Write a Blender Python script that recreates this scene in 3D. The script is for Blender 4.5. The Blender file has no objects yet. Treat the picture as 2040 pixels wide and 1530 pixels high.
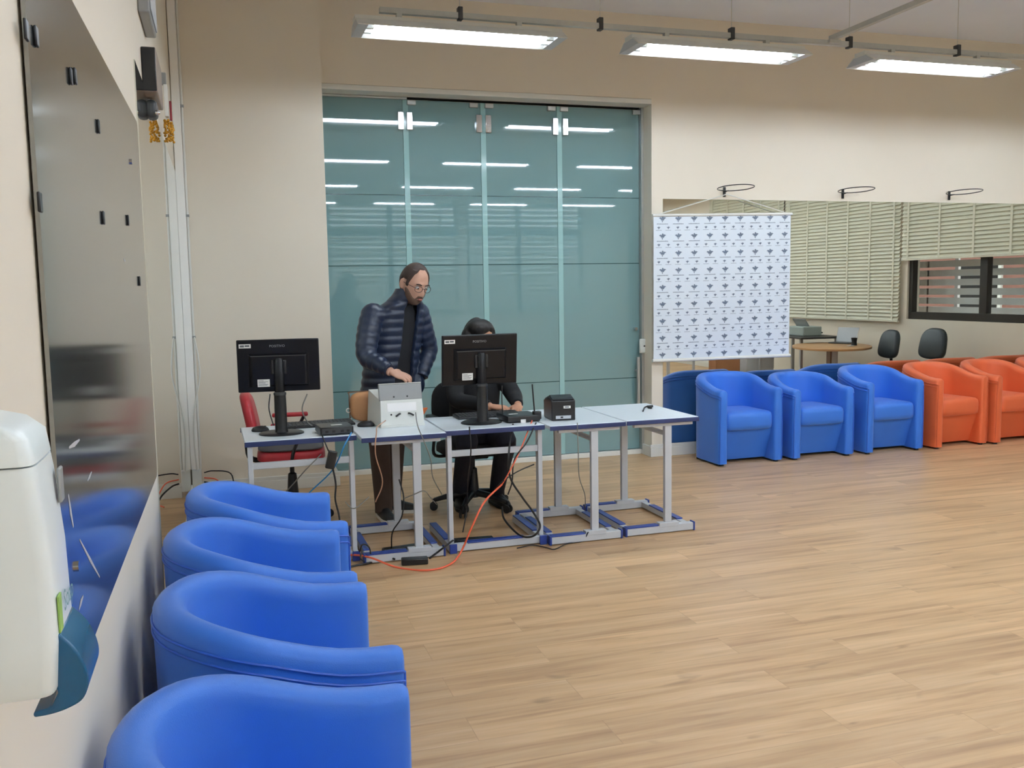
import bpy, bmesh, math, random
from mathutils import Vector as V, Matrix
R_ = random.Random(7)
SC = bpy.context.scene
COL = SC.collection
PI = math.pi
rad = math.radians

# ------------------------------------------------------------------ materials
def lin(c):
    return tuple(((x/255)/12.92 if x/255 <= .04045 else ((x/255+.055)/1.055)**2.4) for x in c)+(1.0,)

MATS = {}
def mat(name, rgb=(200,200,200), rough=.5, metal=0.0, noise=0.0, nscale=40, bump=0.0, bscale=200, spec=.5, ior=None, coat=0.0, emit=None, estr=0, sheen=0.0):
    m = bpy.data.materials.new(name); m.use_nodes = True
    nt = m.node_tree; b = nt.nodes['Principled BSDF']
    c = lin(rgb) if max(rgb) > 1.0 else tuple(rgb)+(1.0,)
    b.inputs['Base Color'].default_value = c
    b.inputs['Roughness'].default_value = rough
    b.inputs['Metallic'].default_value = metal
    b.inputs['Specular IOR Level'].default_value = spec
    if ior: b.inputs['IOR'].default_value = ior
    if coat: b.inputs['Coat Weight'].default_value = coat; b.inputs['Coat Roughness'].default_value = .08
    if sheen: b.inputs['Sheen Weight'].default_value = sheen
    if emit: b.inputs['Emission Color'].default_value = lin(emit); b.inputs['Emission Strength'].default_value = estr
    tc = nt.nodes.new('ShaderNodeTexCoord')
    if noise:
        n = nt.nodes.new('ShaderNodeTexNoise'); n.inputs['Scale'].default_value = nscale; n.inputs['Detail'].default_value = 3
        nt.links.new(tc.outputs['Object'], n.inputs['Vector'])
        mr = nt.nodes.new('ShaderNodeMapRange'); mr.inputs[3].default_value = 1-noise; mr.inputs[4].default_value = 1+noise
        nt.links.new(n.outputs['Fac'], mr.inputs[0])
        mx = nt.nodes.new('ShaderNodeMix'); mx.data_type = 'RGBA'; mx.blend_type = 'MULTIPLY'; mx.inputs[0].default_value = 1
        mx.inputs[6].default_value = c
        nt.links.new(mr.outputs[0], mx.inputs[7]); nt.links.new(mx.outputs[2], b.inputs['Base Color'])
    if bump:
        n2 = nt.nodes.new('ShaderNodeTexNoise'); n2.inputs['Scale'].default_value = bscale; n2.inputs['Detail'].default_value = 4
        nt.links.new(tc.outputs['Object'], n2.inputs['Vector'])
        bp = nt.nodes.new('ShaderNodeBump'); bp.inputs['Strength'].default_value = bump; bp.inputs['Distance'].default_value = .002
        nt.links.new(n2.outputs['Fac'], bp.inputs['Height']); nt.links.new(bp.outputs[0], b.inputs['Normal'])
    MATS[name] = m
    return m

WALL = mat('cream_paint', (231,222,206), .7, noise=.02, nscale=2, bump=.05, bscale=120)
CEIL = mat('ceiling_paint', (234,241,250), .8, noise=.02, nscale=3)
WHITE = mat('white_paint', (226,226,220), .45, noise=.02, nscale=10)
OFFW = mat('off_white_plastic', (222,226,222), .3, noise=.02, nscale=8)
GREYP = mat('grey_paint', (176,178,180), .45, noise=.03, nscale=12)
LGREY = mat('light_grey_steel', (196,200,206), .4, noise=.03, nscale=12)
GALV = mat('galvanised_steel', (196,198,194), .5, .15, noise=.06, nscale=25)
DESKTOP = mat('desk_laminate', (230,239,246), .32, noise=.02, nscale=30)
BLUEP = mat('blue_plastic', (38,62,140), .4, noise=.03)
NAVYP = mat('navy_edge', (38,52,98), .4, noise=.03)
BLUE = mat('blue_leather', (48,114,214), .45, noise=.05, nscale=6, bump=.35, bscale=420, spec=.45, sheen=.15)
BLUED = mat('blue_piping', (36,92,196), .45, noise=.04)
ORANGE = mat('orange_leather', (216,100,56), .45, noise=.05, nscale=6, bump=.35, bscale=420, spec=.45, sheen=.1)
ORANGED = mat('orange_piping', (206,92,50), .45, noise=.04)
BLACK = mat('black_plastic', (22,23,26), .35, noise=.08, nscale=30)
BLACKG = mat('black_gloss', (13,14,19), .3, spec=.3, noise=.05)
RUB = mat('black_rubber', (24,24,26), .6, noise=.08)
DGREY = mat('dark_grey_plastic', (62,64,66), .45, noise=.05)
MGREY = mat('mid_grey_plastic', (150,152,152), .4, noise=.03)
CHROME = mat('chrome', (210,210,212), .15, 1.0, noise=.02)
ALU = mat('aluminium', (190,192,190), .35, .7, noise=.03)
RED = mat('red_vinyl', (178,42,52), .4, noise=.05, nscale=20)
FABG = mat('grey_fabric', (84,82,84), .85, noise=.1, nscale=60)
TAN = mat('tan_case', (188,136,92), .6, noise=.06, nscale=25, bump=.1)
ORCASE = mat('orange_case', (206,104,44), .5, noise=.05)
PAPER = mat('paper', (236,236,232), .6, noise=.02)
INK = mat('grey_ink', (96,100,104), .6, noise=.05)
PRINT = mat('banner_ink', (112,126,146), .6, noise=.05)
BANNER = mat('banner_vinyl', (222,232,242), .45, noise=.012, nscale=4)
LOGO = mat('silver_ink', (150,154,158), .35, noise=.05)
TEAL = mat('teal_plastic', (14,84,124), .25, noise=.03, spec=.5)
GREEN = mat('green_ink', (150,190,96), .5, noise=.03)
GTEXT = mat('pale_teal_ink', (110,156,158), .5, noise=.03)
WOOD = mat('beech_laminate', (190,146,102), .4, noise=.1, nscale=9)
WOODD = mat('brown_wood', (112,80,58), .5, noise=.1, nscale=9)
DARKFRAME = mat('dark_bronze', (42,38,34), .4, .2, noise=.05)
SLAT = mat('blind_slat', (226,223,202), .5, noise=.02)
SLATT = mat('blind_tape', (230,227,208), .7, noise=.02)
SKIN = mat('skin', (205,160,138), .5, noise=.05, nscale=30)
SKIN2 = mat('skin_tan', (186,136,108), .5, noise=.05, nscale=30)
LIP = mat('lips', (166,100,90), .5, noise=.05)
HAIRB = mat('brown_hair', (62,46,40), .6, noise=.25, nscale=90, bump=.6, bscale=300)
BEARD = mat('beard_hair', (108,84,71), .75, noise=.3, nscale=160, bump=.6, bscale=400)
HAIRK = mat('black_hair', (20,17,17), .5, noise=.25, nscale=60, bump=.6, bscale=200)
EYEW = mat('eye_white', (220,215,208), .3)
EYEB = mat('eye_brown', (50,32,24), .3)
JACKET = mat('navy_nylon', (30,42,66), .36, noise=.12, nscale=18, bump=.25, bscale=60)
SHIRT = mat('black_cotton', (19,20,26), .8, noise=.1, nscale=40)
KNIT = mat('black_knit', (16,17,21), .85, noise=.12, nscale=50)
TROU = mat('brown_trousers', (74,58,50), .8, noise=.1, nscale=40)
NAVYT = mat('navy_trousers', (22,24,38), .8, noise=.1, nscale=40)
SHOE = mat('shoe_black', (20,20,22), .5, noise=.08)
GOLD = mat('gold_beads', (206,150,40), .3, .4, noise=.1)
CRIM = mat('crimson_ribbon', (140,40,52), .6, noise=.05)
CBLK = mat('cable_black', (20,20,22), .5)
CORG = mat('cable_orange', (232,104,72), .5)
CBLU = mat('cable_blue', (34,132,196), .45)
CGRY = mat('cable_grey', (120,118,112), .5)
CPNK = mat('cable_beige', (186,146,122), .5)
SCRATCH = mat('scratched_metal', (200,200,204), .5, .2, noise=.1)
BRICK = mat('brick_facade', (150,104,92), .8, noise=.12, nscale=3)
LOUV = mat('louvre_white', (240,236,236), .5, noise=.03)
GLOW = mat('fluorescent_tube', (255,255,255), .4, emit=(228,241,255), estr=49)
GLOW2 = mat('boosted_fluorescent_tube', (255,255,255), .4, emit=(228,241,255), estr=84)  # same kind of tube, emission raised to brighten surfaces facing the viewer

# glossy board, mirrors, glass
BOARD = mat('brushed_board', (150,150,146), .12, .9, noise=.08, nscale=3)
MIRROR = mat('mirror_silver', (222,224,216), .0, 1.0, noise=.004, nscale=1)
FILM = mat('frosted_glass', (116,150,153), .02, ior=1.75, noise=.02, nscale=2)
STRIP = mat('glass_edge', (152,192,192), .1, ior=1.5, noise=.02)
GAPM = mat('film_gap', (44,78,80), .1, ior=1.5, noise=.02)

def glassmat():
    m = bpy.data.materials.new('clear_glass'); m.use_nodes = True
    nt = m.node_tree; nt.nodes.clear()
    o = nt.nodes.new('ShaderNodeOutputMaterial'); mx = nt.nodes.new('ShaderNodeMixShader')
    t = nt.nodes.new('ShaderNodeBsdfTransparent'); g = nt.nodes.new('ShaderNodeBsdfGlossy'); fr = nt.nodes.new('ShaderNodeFresnel')
    g.inputs['Roughness'].default_value = .02; t.inputs['Color'].default_value = (.92,.95,.95,1)
    ge = nt.nodes.new('ShaderNodeNewGeometry'); ml = nt.nodes.new('ShaderNodeMath'); ml.operation = 'MULTIPLY_ADD'
    ml.inputs[1].default_value = -1; ml.inputs[2].default_value = 1; nt.links.new(ge.outputs['Backfacing'], ml.inputs[0])
    m2 = nt.nodes.new('ShaderNodeMath'); m2.operation = 'MULTIPLY'; nt.links.new(ml.outputs[0], m2.inputs[0]); nt.links.new(fr.outputs[0], m2.inputs[1])
    nt.links.new(m2.outputs[0], mx.inputs[0]); nt.links.new(t.outputs[0], mx.inputs[1]); nt.links.new(g.outputs[0], mx.inputs[2])
    nt.links.new(mx.outputs[0], o.inputs[0])
    return m
CLEAR = glassmat()

def floormat():
    m = bpy.data.materials.new('oak_laminate'); m.use_nodes = True
    nt = m.node_tree; N = nt.nodes; L = nt.links; b = N['Principled BSDF']
    tc = N.new('ShaderNodeTexCoord')
    br = N.new('ShaderNodeTexBrick'); br.offset = .37; br.inputs['Scale'].default_value = 1
    br.inputs['Brick Width'].default_value = 1.28; br.inputs['Row Height'].default_value = .19
    br.inputs['Mortar Size'].default_value = .0012; br.inputs['Mortar Smooth'].default_value = .2; br.inputs['Bias'].default_value = 0
    br.inputs['Color1'].default_value = (.0,.0,.0,1); br.inputs['Color2'].default_value = (1,1,1,1); br.inputs['Mortar'].default_value = (.0,.0,.0,1)
    L.new(tc.outputs['Object'], br.inputs['Vector'])
    sep = N.new('ShaderNodeSeparateColor'); L.new(br.outputs['Color'], sep.inputs[0])
    # shift the grain per plank
    off = N.new('ShaderNodeVectorMath'); off.operation = 'MULTIPLY_ADD'
    L.new(br.outputs['Color'], off.inputs[0]); off.inputs[1].default_value = (7.3,3.1,5.7); L.new(tc.outputs['Object'], off.inputs[2])
    def noise(sx, sy, det, dist=0.0, rough=.55):
        mp = N.new('ShaderNodeMapping'); mp.inputs['Scale'].default_value = (sx,sy,1); L.new(off.outputs[0], mp.inputs[0])
        n = N.new('ShaderNodeTexNoise'); n.inputs['Scale'].default_value = 1; n.inputs['Detail'].default_value = det
        n.inputs['Distortion'].default_value = dist; n.inputs['Roughness'].default_value = rough
        L.new(mp.outputs[0], n.inputs['Vector']); return n
    g1 = noise(1.1, 16, 5, .4); g2 = noise(3.5, 60, 3, .2); g3 = noise(.7,3.2,2,.3); kn = noise(3.2,11,2,.6)
    r1 = N.new('ShaderNodeValToRGB'); e = r1.color_ramp.elements
    e[0].position = .30; e[0].color = lin((166,131,95)); e[1].position = .70; e[1].color = lin((204,171,133))
    e2 = r1.color_ramp.elements.new(.5); e2.color = lin((193,158,118))
    L.new(g1.outputs['Fac'], r1.inputs[0])
    def mul(a, fac, lo, hi, p0=0.0, p1=1.0):
        mr = N.new('ShaderNodeMapRange'); mr.inputs[1].default_value = p0; mr.inputs[2].default_value = p1
        mr.inputs[3].default_value = lo; mr.inputs[4].default_value = hi; L.new(fac, mr.inputs[0])
        mx = N.new('ShaderNodeMix'); mx.data_type = 'RGBA'; mx.blend_type = 'MULTIPLY'; mx.inputs[0].default_value = 1
        L.new(a, mx.inputs[6]); L.new(mr.outputs[0], mx.inputs[7]); return mx.outputs[2]
    c = mul(r1.outputs[0], g2.outputs['Fac'], .93, 1.06, .3, .7)
    c = mul(c, g3.outputs['Fac'], .90, 1.10, .3, .7)
    c = mul(c, kn.outputs['Fac'], 1.0, .72, .66, .76)
    c = mul(c, sep.outputs[0], .95, 1.05)
    c = mul(c, br.outputs['Fac'], 1.0, .78)
    L.new(c, b.inputs['Base Color'])
    b.inputs['Roughness'].default_value = .38; b.inputs['Specular IOR Level'].default_value = .4
    bp = N.new('ShaderNodeBump'); bp.inputs['Strength'].default_value = .12; bp.inputs['Distance'].default_value = .001
    L.new(g2.outputs['Fac'], bp.inputs['Height']); L.new(bp.outputs[0], b.inputs['Normal'])
    return m
FLOOR = floormat()

# ------------------------------------------------------------------ mesh builder
def cat_rom(P, sub):
    P = [V(p) for p in P]
    if len(P) < 3: return P
    out = []
    for i in range(len(P)-1):
        a = P[i-1] if i else P[0]*2-P[1]; b = P[i]; c = P[i+1]; d = P[i+2] if i+2 < len(P) else P[-1]*2-P[-2]
        for k in range(sub):
            t = k/sub
            out.append(.5*((2*b)+(c-a)*t+(2*a-5*b+4*c-d)*t*t+(3*b-a-3*c+d)*t*t*t))
    out.append(P[-1]); return out

class MB:
    def __init__(s): s.v = []; s.f = []; s.m = []; s.cur = 0
    def add(s, vs, fs):
        o = len(s.v); s.v += [tuple(v) for v in vs]
        for f in fs: s.f.append([i+o for i in f]); s.m.append(s.cur)
        return s
    def box(s, x0,y0,z0,x1,y1,z1):
        return s.add([(x0,y0,z0),(x1,y0,z0),(x1,y1,z0),(x0,y1,z0),(x0,y0,z1),(x1,y0,z1),(x1,y1,z1),(x0,y1,z1)],
                     [(0,3,2,1),(4,5,6,7),(0,1,5,4),(1,2,6,5),(2,3,7,6),(3,0,4,7)])
    def obb(s, c, sx,sy,sz, rot=None):
        rot = rot or Matrix.Identity(3); c = V(c); pts = []
        for z in (-1,1):
            for x,y in ((-1,-1),(1,-1),(1,1),(-1,1)): pts.append(c+rot@V((x*sx/2,y*sy/2,z*sz/2)))
        return s.add(pts, [(0,3,2,1),(4,5,6,7),(0,1,5,4),(1,2,6,5),(2,3,7,6),(3,0,4,7)])
    def rings(s, rings, cap=True, closed=True):
        n = len(rings[0]); o = len(s.v); fs = []
        for i in range(len(rings)-1):
            for j in range(n if closed else n-1):
                k = (j+1)%n; fs.append((i*n+j, i*n+k, (i+1)*n+k, (i+1)*n+j))
        if cap: fs.append(tuple(range(n))[::-1]); fs.append(tuple((len(rings)-1)*n+j for j in range(n)))
        return s.add([p for r in rings for p in r], fs)
    def tube(s, P, r, n=8, sub=6):
        P = cat_rom(P, sub) if sub > 1 else [V(p) for p in P]
        rs = r if isinstance(r, (list,tuple)) else None
        t0 = (P[1]-P[0]).normalized(); up = V((0,0,1)) if abs(t0.z) < .9 else V((1,0,0))
        a = t0.cross(up).normalized(); rr = []
        for i,p in enumerate(P):
            t = (P[min(i+1,len(P)-1)]-P[max(i-1,0)])
            t = t.normalized() if t.length > 1e-9 else t0
            a = (a-t*a.dot(t)).normalized(); b = t.cross(a)
            if rs:
                u = i/(len(P)-1)*(len(rs)-1); k = min(int(u), len(rs)-2); q = rs[k]+(rs[k+1]-rs[k])*(u-k)
            else: q = r
            rr.append([p+(a*math.cos(2*PI*j/n)+b*math.sin(2*PI*j/n))*q for j in range(n)])
        return s.rings(rr)
    def cyl(s, a, b, r0, r1=None, n=20): return s.tube([a,b], [r0, r0 if r1 is None else r1], n, 1)
    def lathe(s, prof, c=(0,0,0), n=28, sx=1, sy=1):
        return s.rings([[(c[0]+r*sx*math.cos(2*PI*j/n), c[1]+r*sy*math.sin(2*PI*j/n), c[2]+z) for j in range(n)] for r,z in prof])
    def prism(s, poly, f):
        n = len(poly); return s.rings([[f(u,v,0) for u,v in poly],[f(u,v,1) for u,v in poly]])
    def ell(s, c, rx,ry,rz, n=20, m=12, rot=None):
        rr = []
        for i in range(m+1):
            a = -PI/2+PI*(i+.02)/(m+.04); row = []
            for j in range(n):
                q = V((rx*math.cos(a)*math.cos(2*PI*j/n), ry*math.cos(a)*math.sin(2*PI*j/n), rz*math.sin(a)))
                row.append(V(c)+(rot@q if rot else q))
            rr.append(row)
        return s.rings(rr)
    def torus(s, c, R, r, axis='z', n=40, m=8, a0=0, a1=2*PI):
        rr = []; full = abs(a1-a0-2*PI) < 1e-6
        for i in range(n+1):
            a = a0+(a1-a0)*i/n; row = []
            for j in range(m):
                b = 2*PI*j/m; q = (math.cos(a)*(R+r*math.cos(b)), math.sin(a)*(R+r*math.cos(b)), r*math.sin(b))
                if axis == 'y': q = (q[0], q[2], q[1])
                if axis == 'x': q = (q[2], q[0], q[1])
                row.append(V(c)+V(q))
            rr.append(row)
        return s.rings(rr, cap=not full)

def setp(o, **k):
    for a,b in k.items():
        if b is not None: o[a] = b
    return o

def part(name, mb, mats, parent=None, bevel=0, seg=2, ang=38, **props):
    if not isinstance(mats, (list,tuple)): mats = [mats]
    if isinstance(mb, MB):
        me = bpy.data.meshes.new(name); me.from_pydata(mb.v, [], mb.f)
        for p,mi in zip(me.polygons, mb.m): p.material_index = mi
        bm = bmesh.new(); bm.from_mesh(me); bmesh.ops.recalc_face_normals(bm, faces=bm.faces); bm.to_mesh(me); bm.free()
    else: me = mb; me.name = name
    for m in mats: me.materials.append(m)
    for p in me.polygons: p.use_smooth = True
    me.set_sharp_from_angle(angle=rad(ang))
    o = bpy.data.objects.new(name, me); COL.objects.link(o)
    if parent: o.parent = parent
    if bevel:
        b = o.modifiers.new('bevel','BEVEL'); b.width = bevel; b.segments = seg; b.limit_method = 'ANGLE'; b.angle_limit = rad(35); b.harden_normals = False
    return setp(o, **props)

def thing(name, label, cat, loc=(0,0,0), rotz=0, group=None):
    o = bpy.data.objects.new(name, None); COL.objects.link(o); o.empty_display_size = .05
    o.location = loc; o.rotation_euler = (0,0,rotz)
    return setp(o, label=label, category=cat, group=group)
def solo(name, mb, mats, label, cat, group=None, loc=(0,0,0), **k):
    o = part(name, mb, mats, **k); o.location = loc
    return setp(o, label=label, category=cat, group=group)
def struct(name, mb, mats, **k): return part(name, mb, mats, kind='structure', **k)
def dup(root, loc, rotz, label, group=None):
    r = root.copy(); COL.objects.link(r); r.location = loc; r.rotation_euler = (0,0,rotz); r['label'] = label
    if group: r['group'] = group
    for ch in list(root.children):
        c = ch.copy(); COL.objects.link(c); c.parent = r
        for g in list(ch.children):
            d = g.copy(); COL.objects.link(d); d.parent = c
    return r

# ------------------------------------------------------------------ camera
CAM = V((0,0,1.6)); FPX = 1844.78; PITCH, ROLL, YAW = .1037111, -.0168035, .3032344
cF = V((math.sin(YAW)*math.cos(PITCH), math.cos(YAW)*math.cos(PITCH), -math.sin(PITCH)))
c0 = V((math.cos(YAW), -math.sin(YAW), 0)); u0 = c0.cross(cF)
cR = math.cos(ROLL)*c0+math.sin(ROLL)*u0; cU = -math.sin(ROLL)*c0+math.cos(ROLL)*u0
cd = bpy.data.cameras.new('camera'); cam = bpy.data.objects.new('camera', cd); COL.objects.link(cam)
cam.matrix_world = Matrix(((cR.x,cU.x,-cF.x,CAM.x),(cR.y,cU.y,-cF.y,CAM.y),(cR.z,cU.z,-cF.z,CAM.z),(0,0,0,1)))
cd.sensor_width = 36; cd.lens = 36*FPX/2040; cd.clip_start = .05
SC.camera = cam
def P(px, py, **k):
    "world point on the sight line of a photo pixel, at a known x, y or z of the room"
    d = cF+cR*(px-1020)/FPX-cU*(py-765)/FPX
    a, val = next(iter(k.items())); i = 'xyz'.index(a)
    return CAM+d*((val-CAM[i])/d[i])

# ------------------------------------------------------------------ room shell
XL, XR, YF, YB, YP, YG, ZC = -.28, 9.0, -5.0, 7.79, 7.62, 8.0, 4.0
GX0, GX1, GZ = .85, 3.80, 3.27
struct('floor', MB().box(XL-.2,YF-.2,-.1,XR+.2,YG+.3,0), FLOOR)
struct('ceiling', MB().box(XL-.2,YF-.2,ZC,XR+.2,YG+.3,ZC+.1), CEIL)
struct('wall_left', MB().box(XL-.2,YF-.2,0,XL,YG+.3,ZC), WALL)
b = MB().box(XL,YP,0,GX0,YG+.3,ZC); b.box(GX0,YB,GZ,GX1,YG+.3,ZC); b.box(GX1,YB,0,XR,YG+.3,ZC); b.box(GX0,YG+.06,0,GX1,YG+.3,GZ)
struct('wall_back', b, WALL)

def holes(axis, a0, a1, z0, z1, opens, t0, t1):
    "a wall slab with rectangular openings; opens = (from, to, sill, head)"
    b = MB()
    def bx(p,q,zz0,zz1):
        if q-p > 1e-6 and zz1-zz0 > 1e-6:
            if axis == 'x': b.box(p,t0,zz0,q,t1,zz1)
            else: b.box(t0,p,zz0,t1,q,zz1)
    x = a0
    for p,q,s,h in opens:
        bx(x,p,z0,z1); bx(p,q,z0,s); bx(p,q,h,z1); x = q
    bx(x,a1,z0,z1); return b
RW = [(-.25,2.1,1.08,3.5),(2.25,4.85,1.08,3.5),(5.02,7.45,1.08,3.5)]
FW = [(.5,2.15,1.02,3.55),(2.35,5.32,1.02,3.55),(5.54,8.4,1.02,3.55)]
struct('wall_right', holes('y',YF-.2,YG+.3,0,ZC,RW,XR,XR+.2), WALL)
struct('wall_front', holes('x',XL-.2,XR+.2,0,ZC,FW,YF-.2,YF), WALL)

def window(n, axis, p, q, s, h, t, out, muls, transom=None):
    "dark framed window in the plane t, out = direction to the outside"
    f = MB(); w = .07; d0, d1 = sorted((t+.03*out, t+.11*out))
    def bx(b,a0,a1,z0,z1,e0=d0,e1=d1):
        if axis == 'x': b.box(a0,e0,z0,a1,e1,z1)
        else: b.box(e0,a0,z0,e1,a1,z1)
    bx(f,p,q,s,s+.1); bx(f,p,q,h-w,h); bx(f,p,p+w,s+.1,h-w); bx(f,q-w,q,s+.1,h-w)
    for m in muls: bx(f,m-.06,m+.06,s+.1,h-w)
    root = struct('window_%d'%n, f, DARKFRAME, bevel=.004)
    if transom:
        tr = MB(); bx(tr,p+w,q-w,transom,transom+.16); part('transom', tr, DARKFRAME, root, label='dark transom bar')
    g = MB(); c = (d0+d1)/2; bx(g,p+.02,q-.02,s+.02,h-.02,c-.003,c+.003); part('pane', g, CLEAR, root)
    l = MB(); z = s-.05
    while z < h:
        e0, e1 = sorted((t+.42*out, t+.5*out)); bx(l,p-.1,q+.1,z,z+.086,e0,e1); z += .125
    for m in (p+.35, q-.3): bx(l,m-.03,m+.03,s-.1,h,*sorted((t+.5*out,t+.53*out)))
    part('louvre', l, LOUV, root, label='white outdoor sun louvre')
    return root
window(1,'y',*RW[2],XR,1,[6.32]); window(2,'y',*RW[1],XR,1,[3.55]); window(3,'y',*RW[0],XR,1,[.9])
window(4,'x',*FW[1],YF,-1,[3.75],2.8); window(5,'x',*FW[2],YF,-1,[6.8],2.8); window(6,'x',*FW[0],YF,-1,[],2.8)

# baseboards
def board(b, x0,y0,x1,y1,h=.115):
    b.box(x0,y0,0,x1,y1,h-.03)
    cx0,cy0,cx1,cy1 = x0,y0,x1,y1
    if abs(x1-x0) > abs(y1-y0): cy0 += .006
    else:
        if x0 < 4: cx1 -= .006
        else: cx0 += .006
    b.box(cx0,cy0,h-.03,cx1,cy1,h)
b = MB(); board(b,XL+.08,YP-.022,GX0+.03,YP); board(b,GX0,YP,GX0+.03,YG-.04); board(b,GX1-.02,YB-.022,XR,YB); b.box(GX1-.02,YB,0,GX1,YG-.04,.1)
struct('baseboard_back', b, WHITE, bevel=.003)
b = MB(); board(b,XL,YF,XL+.018,7.6,.1); struct('baseboard_left', b, WHITE, bevel=.003)
b = MB(); board(b,XR-.018,YF,XR,YB); struct('baseboard_right', b, WHITE, bevel=.003)

# glass partition: five panes side by side on the plane y = YG
edges = [GX0, 1.565, 2.253, 2.965, GX1-.025]
gaps = [.731, 1.807, 2.408]
b = MB().box(GX0,YG-.03,0,GX1,YG+.05,.045); struct('trim_1', b, WHITE, bevel=.003)
b = MB().box(GX1-.025,YG-.05,.045,GX1,YG+.05,GZ); struct('trim_2', b, ALU, bevel=.002)
b = MB().box(GX0,YG-.03,GZ-.062,1.60,YG+.05,GZ-.047); b.cur = 1; b.box(GX0,YG-.005,GZ-.047,GX1,YG+.05,GZ); struct('trim_3', b, [ALU, RUB])
b = MB().box(GX0,YB-.004,GZ-.045,GX1,YG-.03,GZ-.002); struct('trim_4', b, WHITE, bevel=.003)
doors = []
for i in range(4):
    x0, x1 = edges[i], edges[i+1]-.002; top = GZ-.06
    b = MB(); z = .05
    for g in gaps+[None]:
        z1 = (g-.004) if g else top; b.cur = 0; b.box(x0,YG,z,x1,YG+.01,z1)
        if g: b.cur = 1; b.box(x0,YG+.001,g-.004,x1,YG+.009,g+.004); z = g+.004
    d = struct('door_%d'%(i+1), b, [FILM, GAPM]); doors.append(d)
    if i:
        e = MB().box(x0,YG-.004,.05,x0+.047,YG,top); part('edge_strip', e, STRIP, d, label='pale glass overlap strip')
def clamp(x, z, w, h, d, name='hinge_clamp', m=ALU, y=YG-.028):
    part(name, MB().box(x-w/2,y,z-h/2,x+w/2,YG,z+h/2), m, d, bevel=.004)
for i,x in ((0,1.545),(1,1.62),(1,2.235),(2,2.32),(2,2.945),(3,3.04)): clamp(x, 3.03, .052, .15, doors[i], m=CHROME)
for i,x in ((1,1.64),(1,2.19),(2,2.33),(2,2.91),(3,3.03),(3,3.74)): clamp(x, GZ-.085, .075, .04, doors[i], 'pivot_clamp')
h = MB().cyl((3.735,YG-.06,.28),(3.735,YG-.06,.93),.017); 
for z in (.42,.80): h.cyl((3.735,YG-.06,z),(3.735,YG,z),.011)
part('handle', h, ALU, doors[3], label='vertical tubular pull handle')
part('knob', MB().cyl((3.722,YG-.04,1.194),(3.722,YG,1.194),.016), CHROME, doors[3])
lk = part('lock', MB().box(3.745,YG-.075,.965,3.815,YG-.051,1.10), OFFW, doors[3], bevel=.012, seg=3)
part('keyhole', MB().cyl((3.79,YG-.078,1.033),(3.79,YG-.07,1.033),.008), DGREY, lk)

# wall mirrors
def sheet(b, pts, n, t):
    n = V(n)*t; b.rings([[V(p) for p in pts],[V(p)+n for p in pts]])
b = MB().box(3.912,YB-.006,.118,8.88,YB,2.385)
solo('wall_mirror', b, MIRROR, 'large frameless mirror behind the banner, reflecting the room', 'mirror')
b = MB(); b.box(XL,4.03,.13,XL+.005,YP-.002,2.52)
solo('wall_mirror', b, MIRROR, 'tall mirror on the left wall in the corner by the cable trunking', 'mirror')

# dark glossy board on the left wall
bd = thing('magnetic_board', 'dark glossy magnetic board on the left wall above the blue armchairs', 'board', (XL+.003-1.66*.0087,0,0), rad(-.5))
def rrect(y0,z0,y1,z1,r,n=5):
    o = []
    for cy,cz,a in ((y1-r,z1-r,0),(y0+r,z1-r,90),(y0+r,z0+r,180),(y1-r,z0+r,270)):
        for k in range(n+1): t = rad(a+90*k/n); o.append((cy+r*math.cos(t), cz+r*math.sin(t)))
    return o
part('panel', MB().prism(rrect(1.66,.93,3.63,2.21,.035), lambda y,z,k:(.002+k*.007,y,z)), BOARD, bd)
for px,py in ((252,322),(153,1128)):
    p = P(px,py,x=XL+.014); part('screw', MB().cyl((.008,p.y,p.z),(.014,p.y,p.z),.009), CHROME, bd)
for (a0,b0),(a1,b1),w in (((136,985),(146,1050),.010),((158,1075),(196,1150),.006),((165,1187),(157,1215),.007),((137,892),(157,876),.006),((172,958),(180,940),.005),((239,516),(242,520),.006)):
    p = P(a0,b0,x=XL+.013); q = P(a1,b1,x=XL+.013); d = (q-p).normalized(); n = V((0,-d.z,d.y))*w
    pts = [p-n*.3, (p+q)/2-n, q-n*.3, q+n*.3, (p+q)/2+n*.6, p+n*.3]
    s_ = MB(); s_.add([(.0094,v.y,v.z) for v in pts], [(0,1,2,3,4,5)]); part('scratch', s_, SCRATCH, bd, label='pale scratch mark')
mags = [((57,60),'black magnet at the upper near corner of the glossy board'),((76,73),'smaller black magnet next to the top corner one'),
        ((141,152),'left one of the touching pair of magnets on the board'),((149,152),'right one of the touching pair of magnets on the board'),
        ((193,252),'single black magnet high on the board below its sloping top edge'),((84,403),'black magnet at the near edge of the board, left of the other middle ones'),
        ((203,434),'middle black magnet of the three along the board centre'),((249,439),'tiny black magnet by the right edge of the board'),((271,560),'lowest black magnet on the right edge of the board')]
for (px,py),lab in mags:
    p = P(px,py,x=XL+.018)
    solo('magnet', MB().box(0,-.011,-.016,.005,.011,.016), BLACK, lab, 'magnet', 'magnets on the glossy board', (XL+.0122+(p.y-1.66)*.0087,p.y,p.z), bevel=.002)

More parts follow.
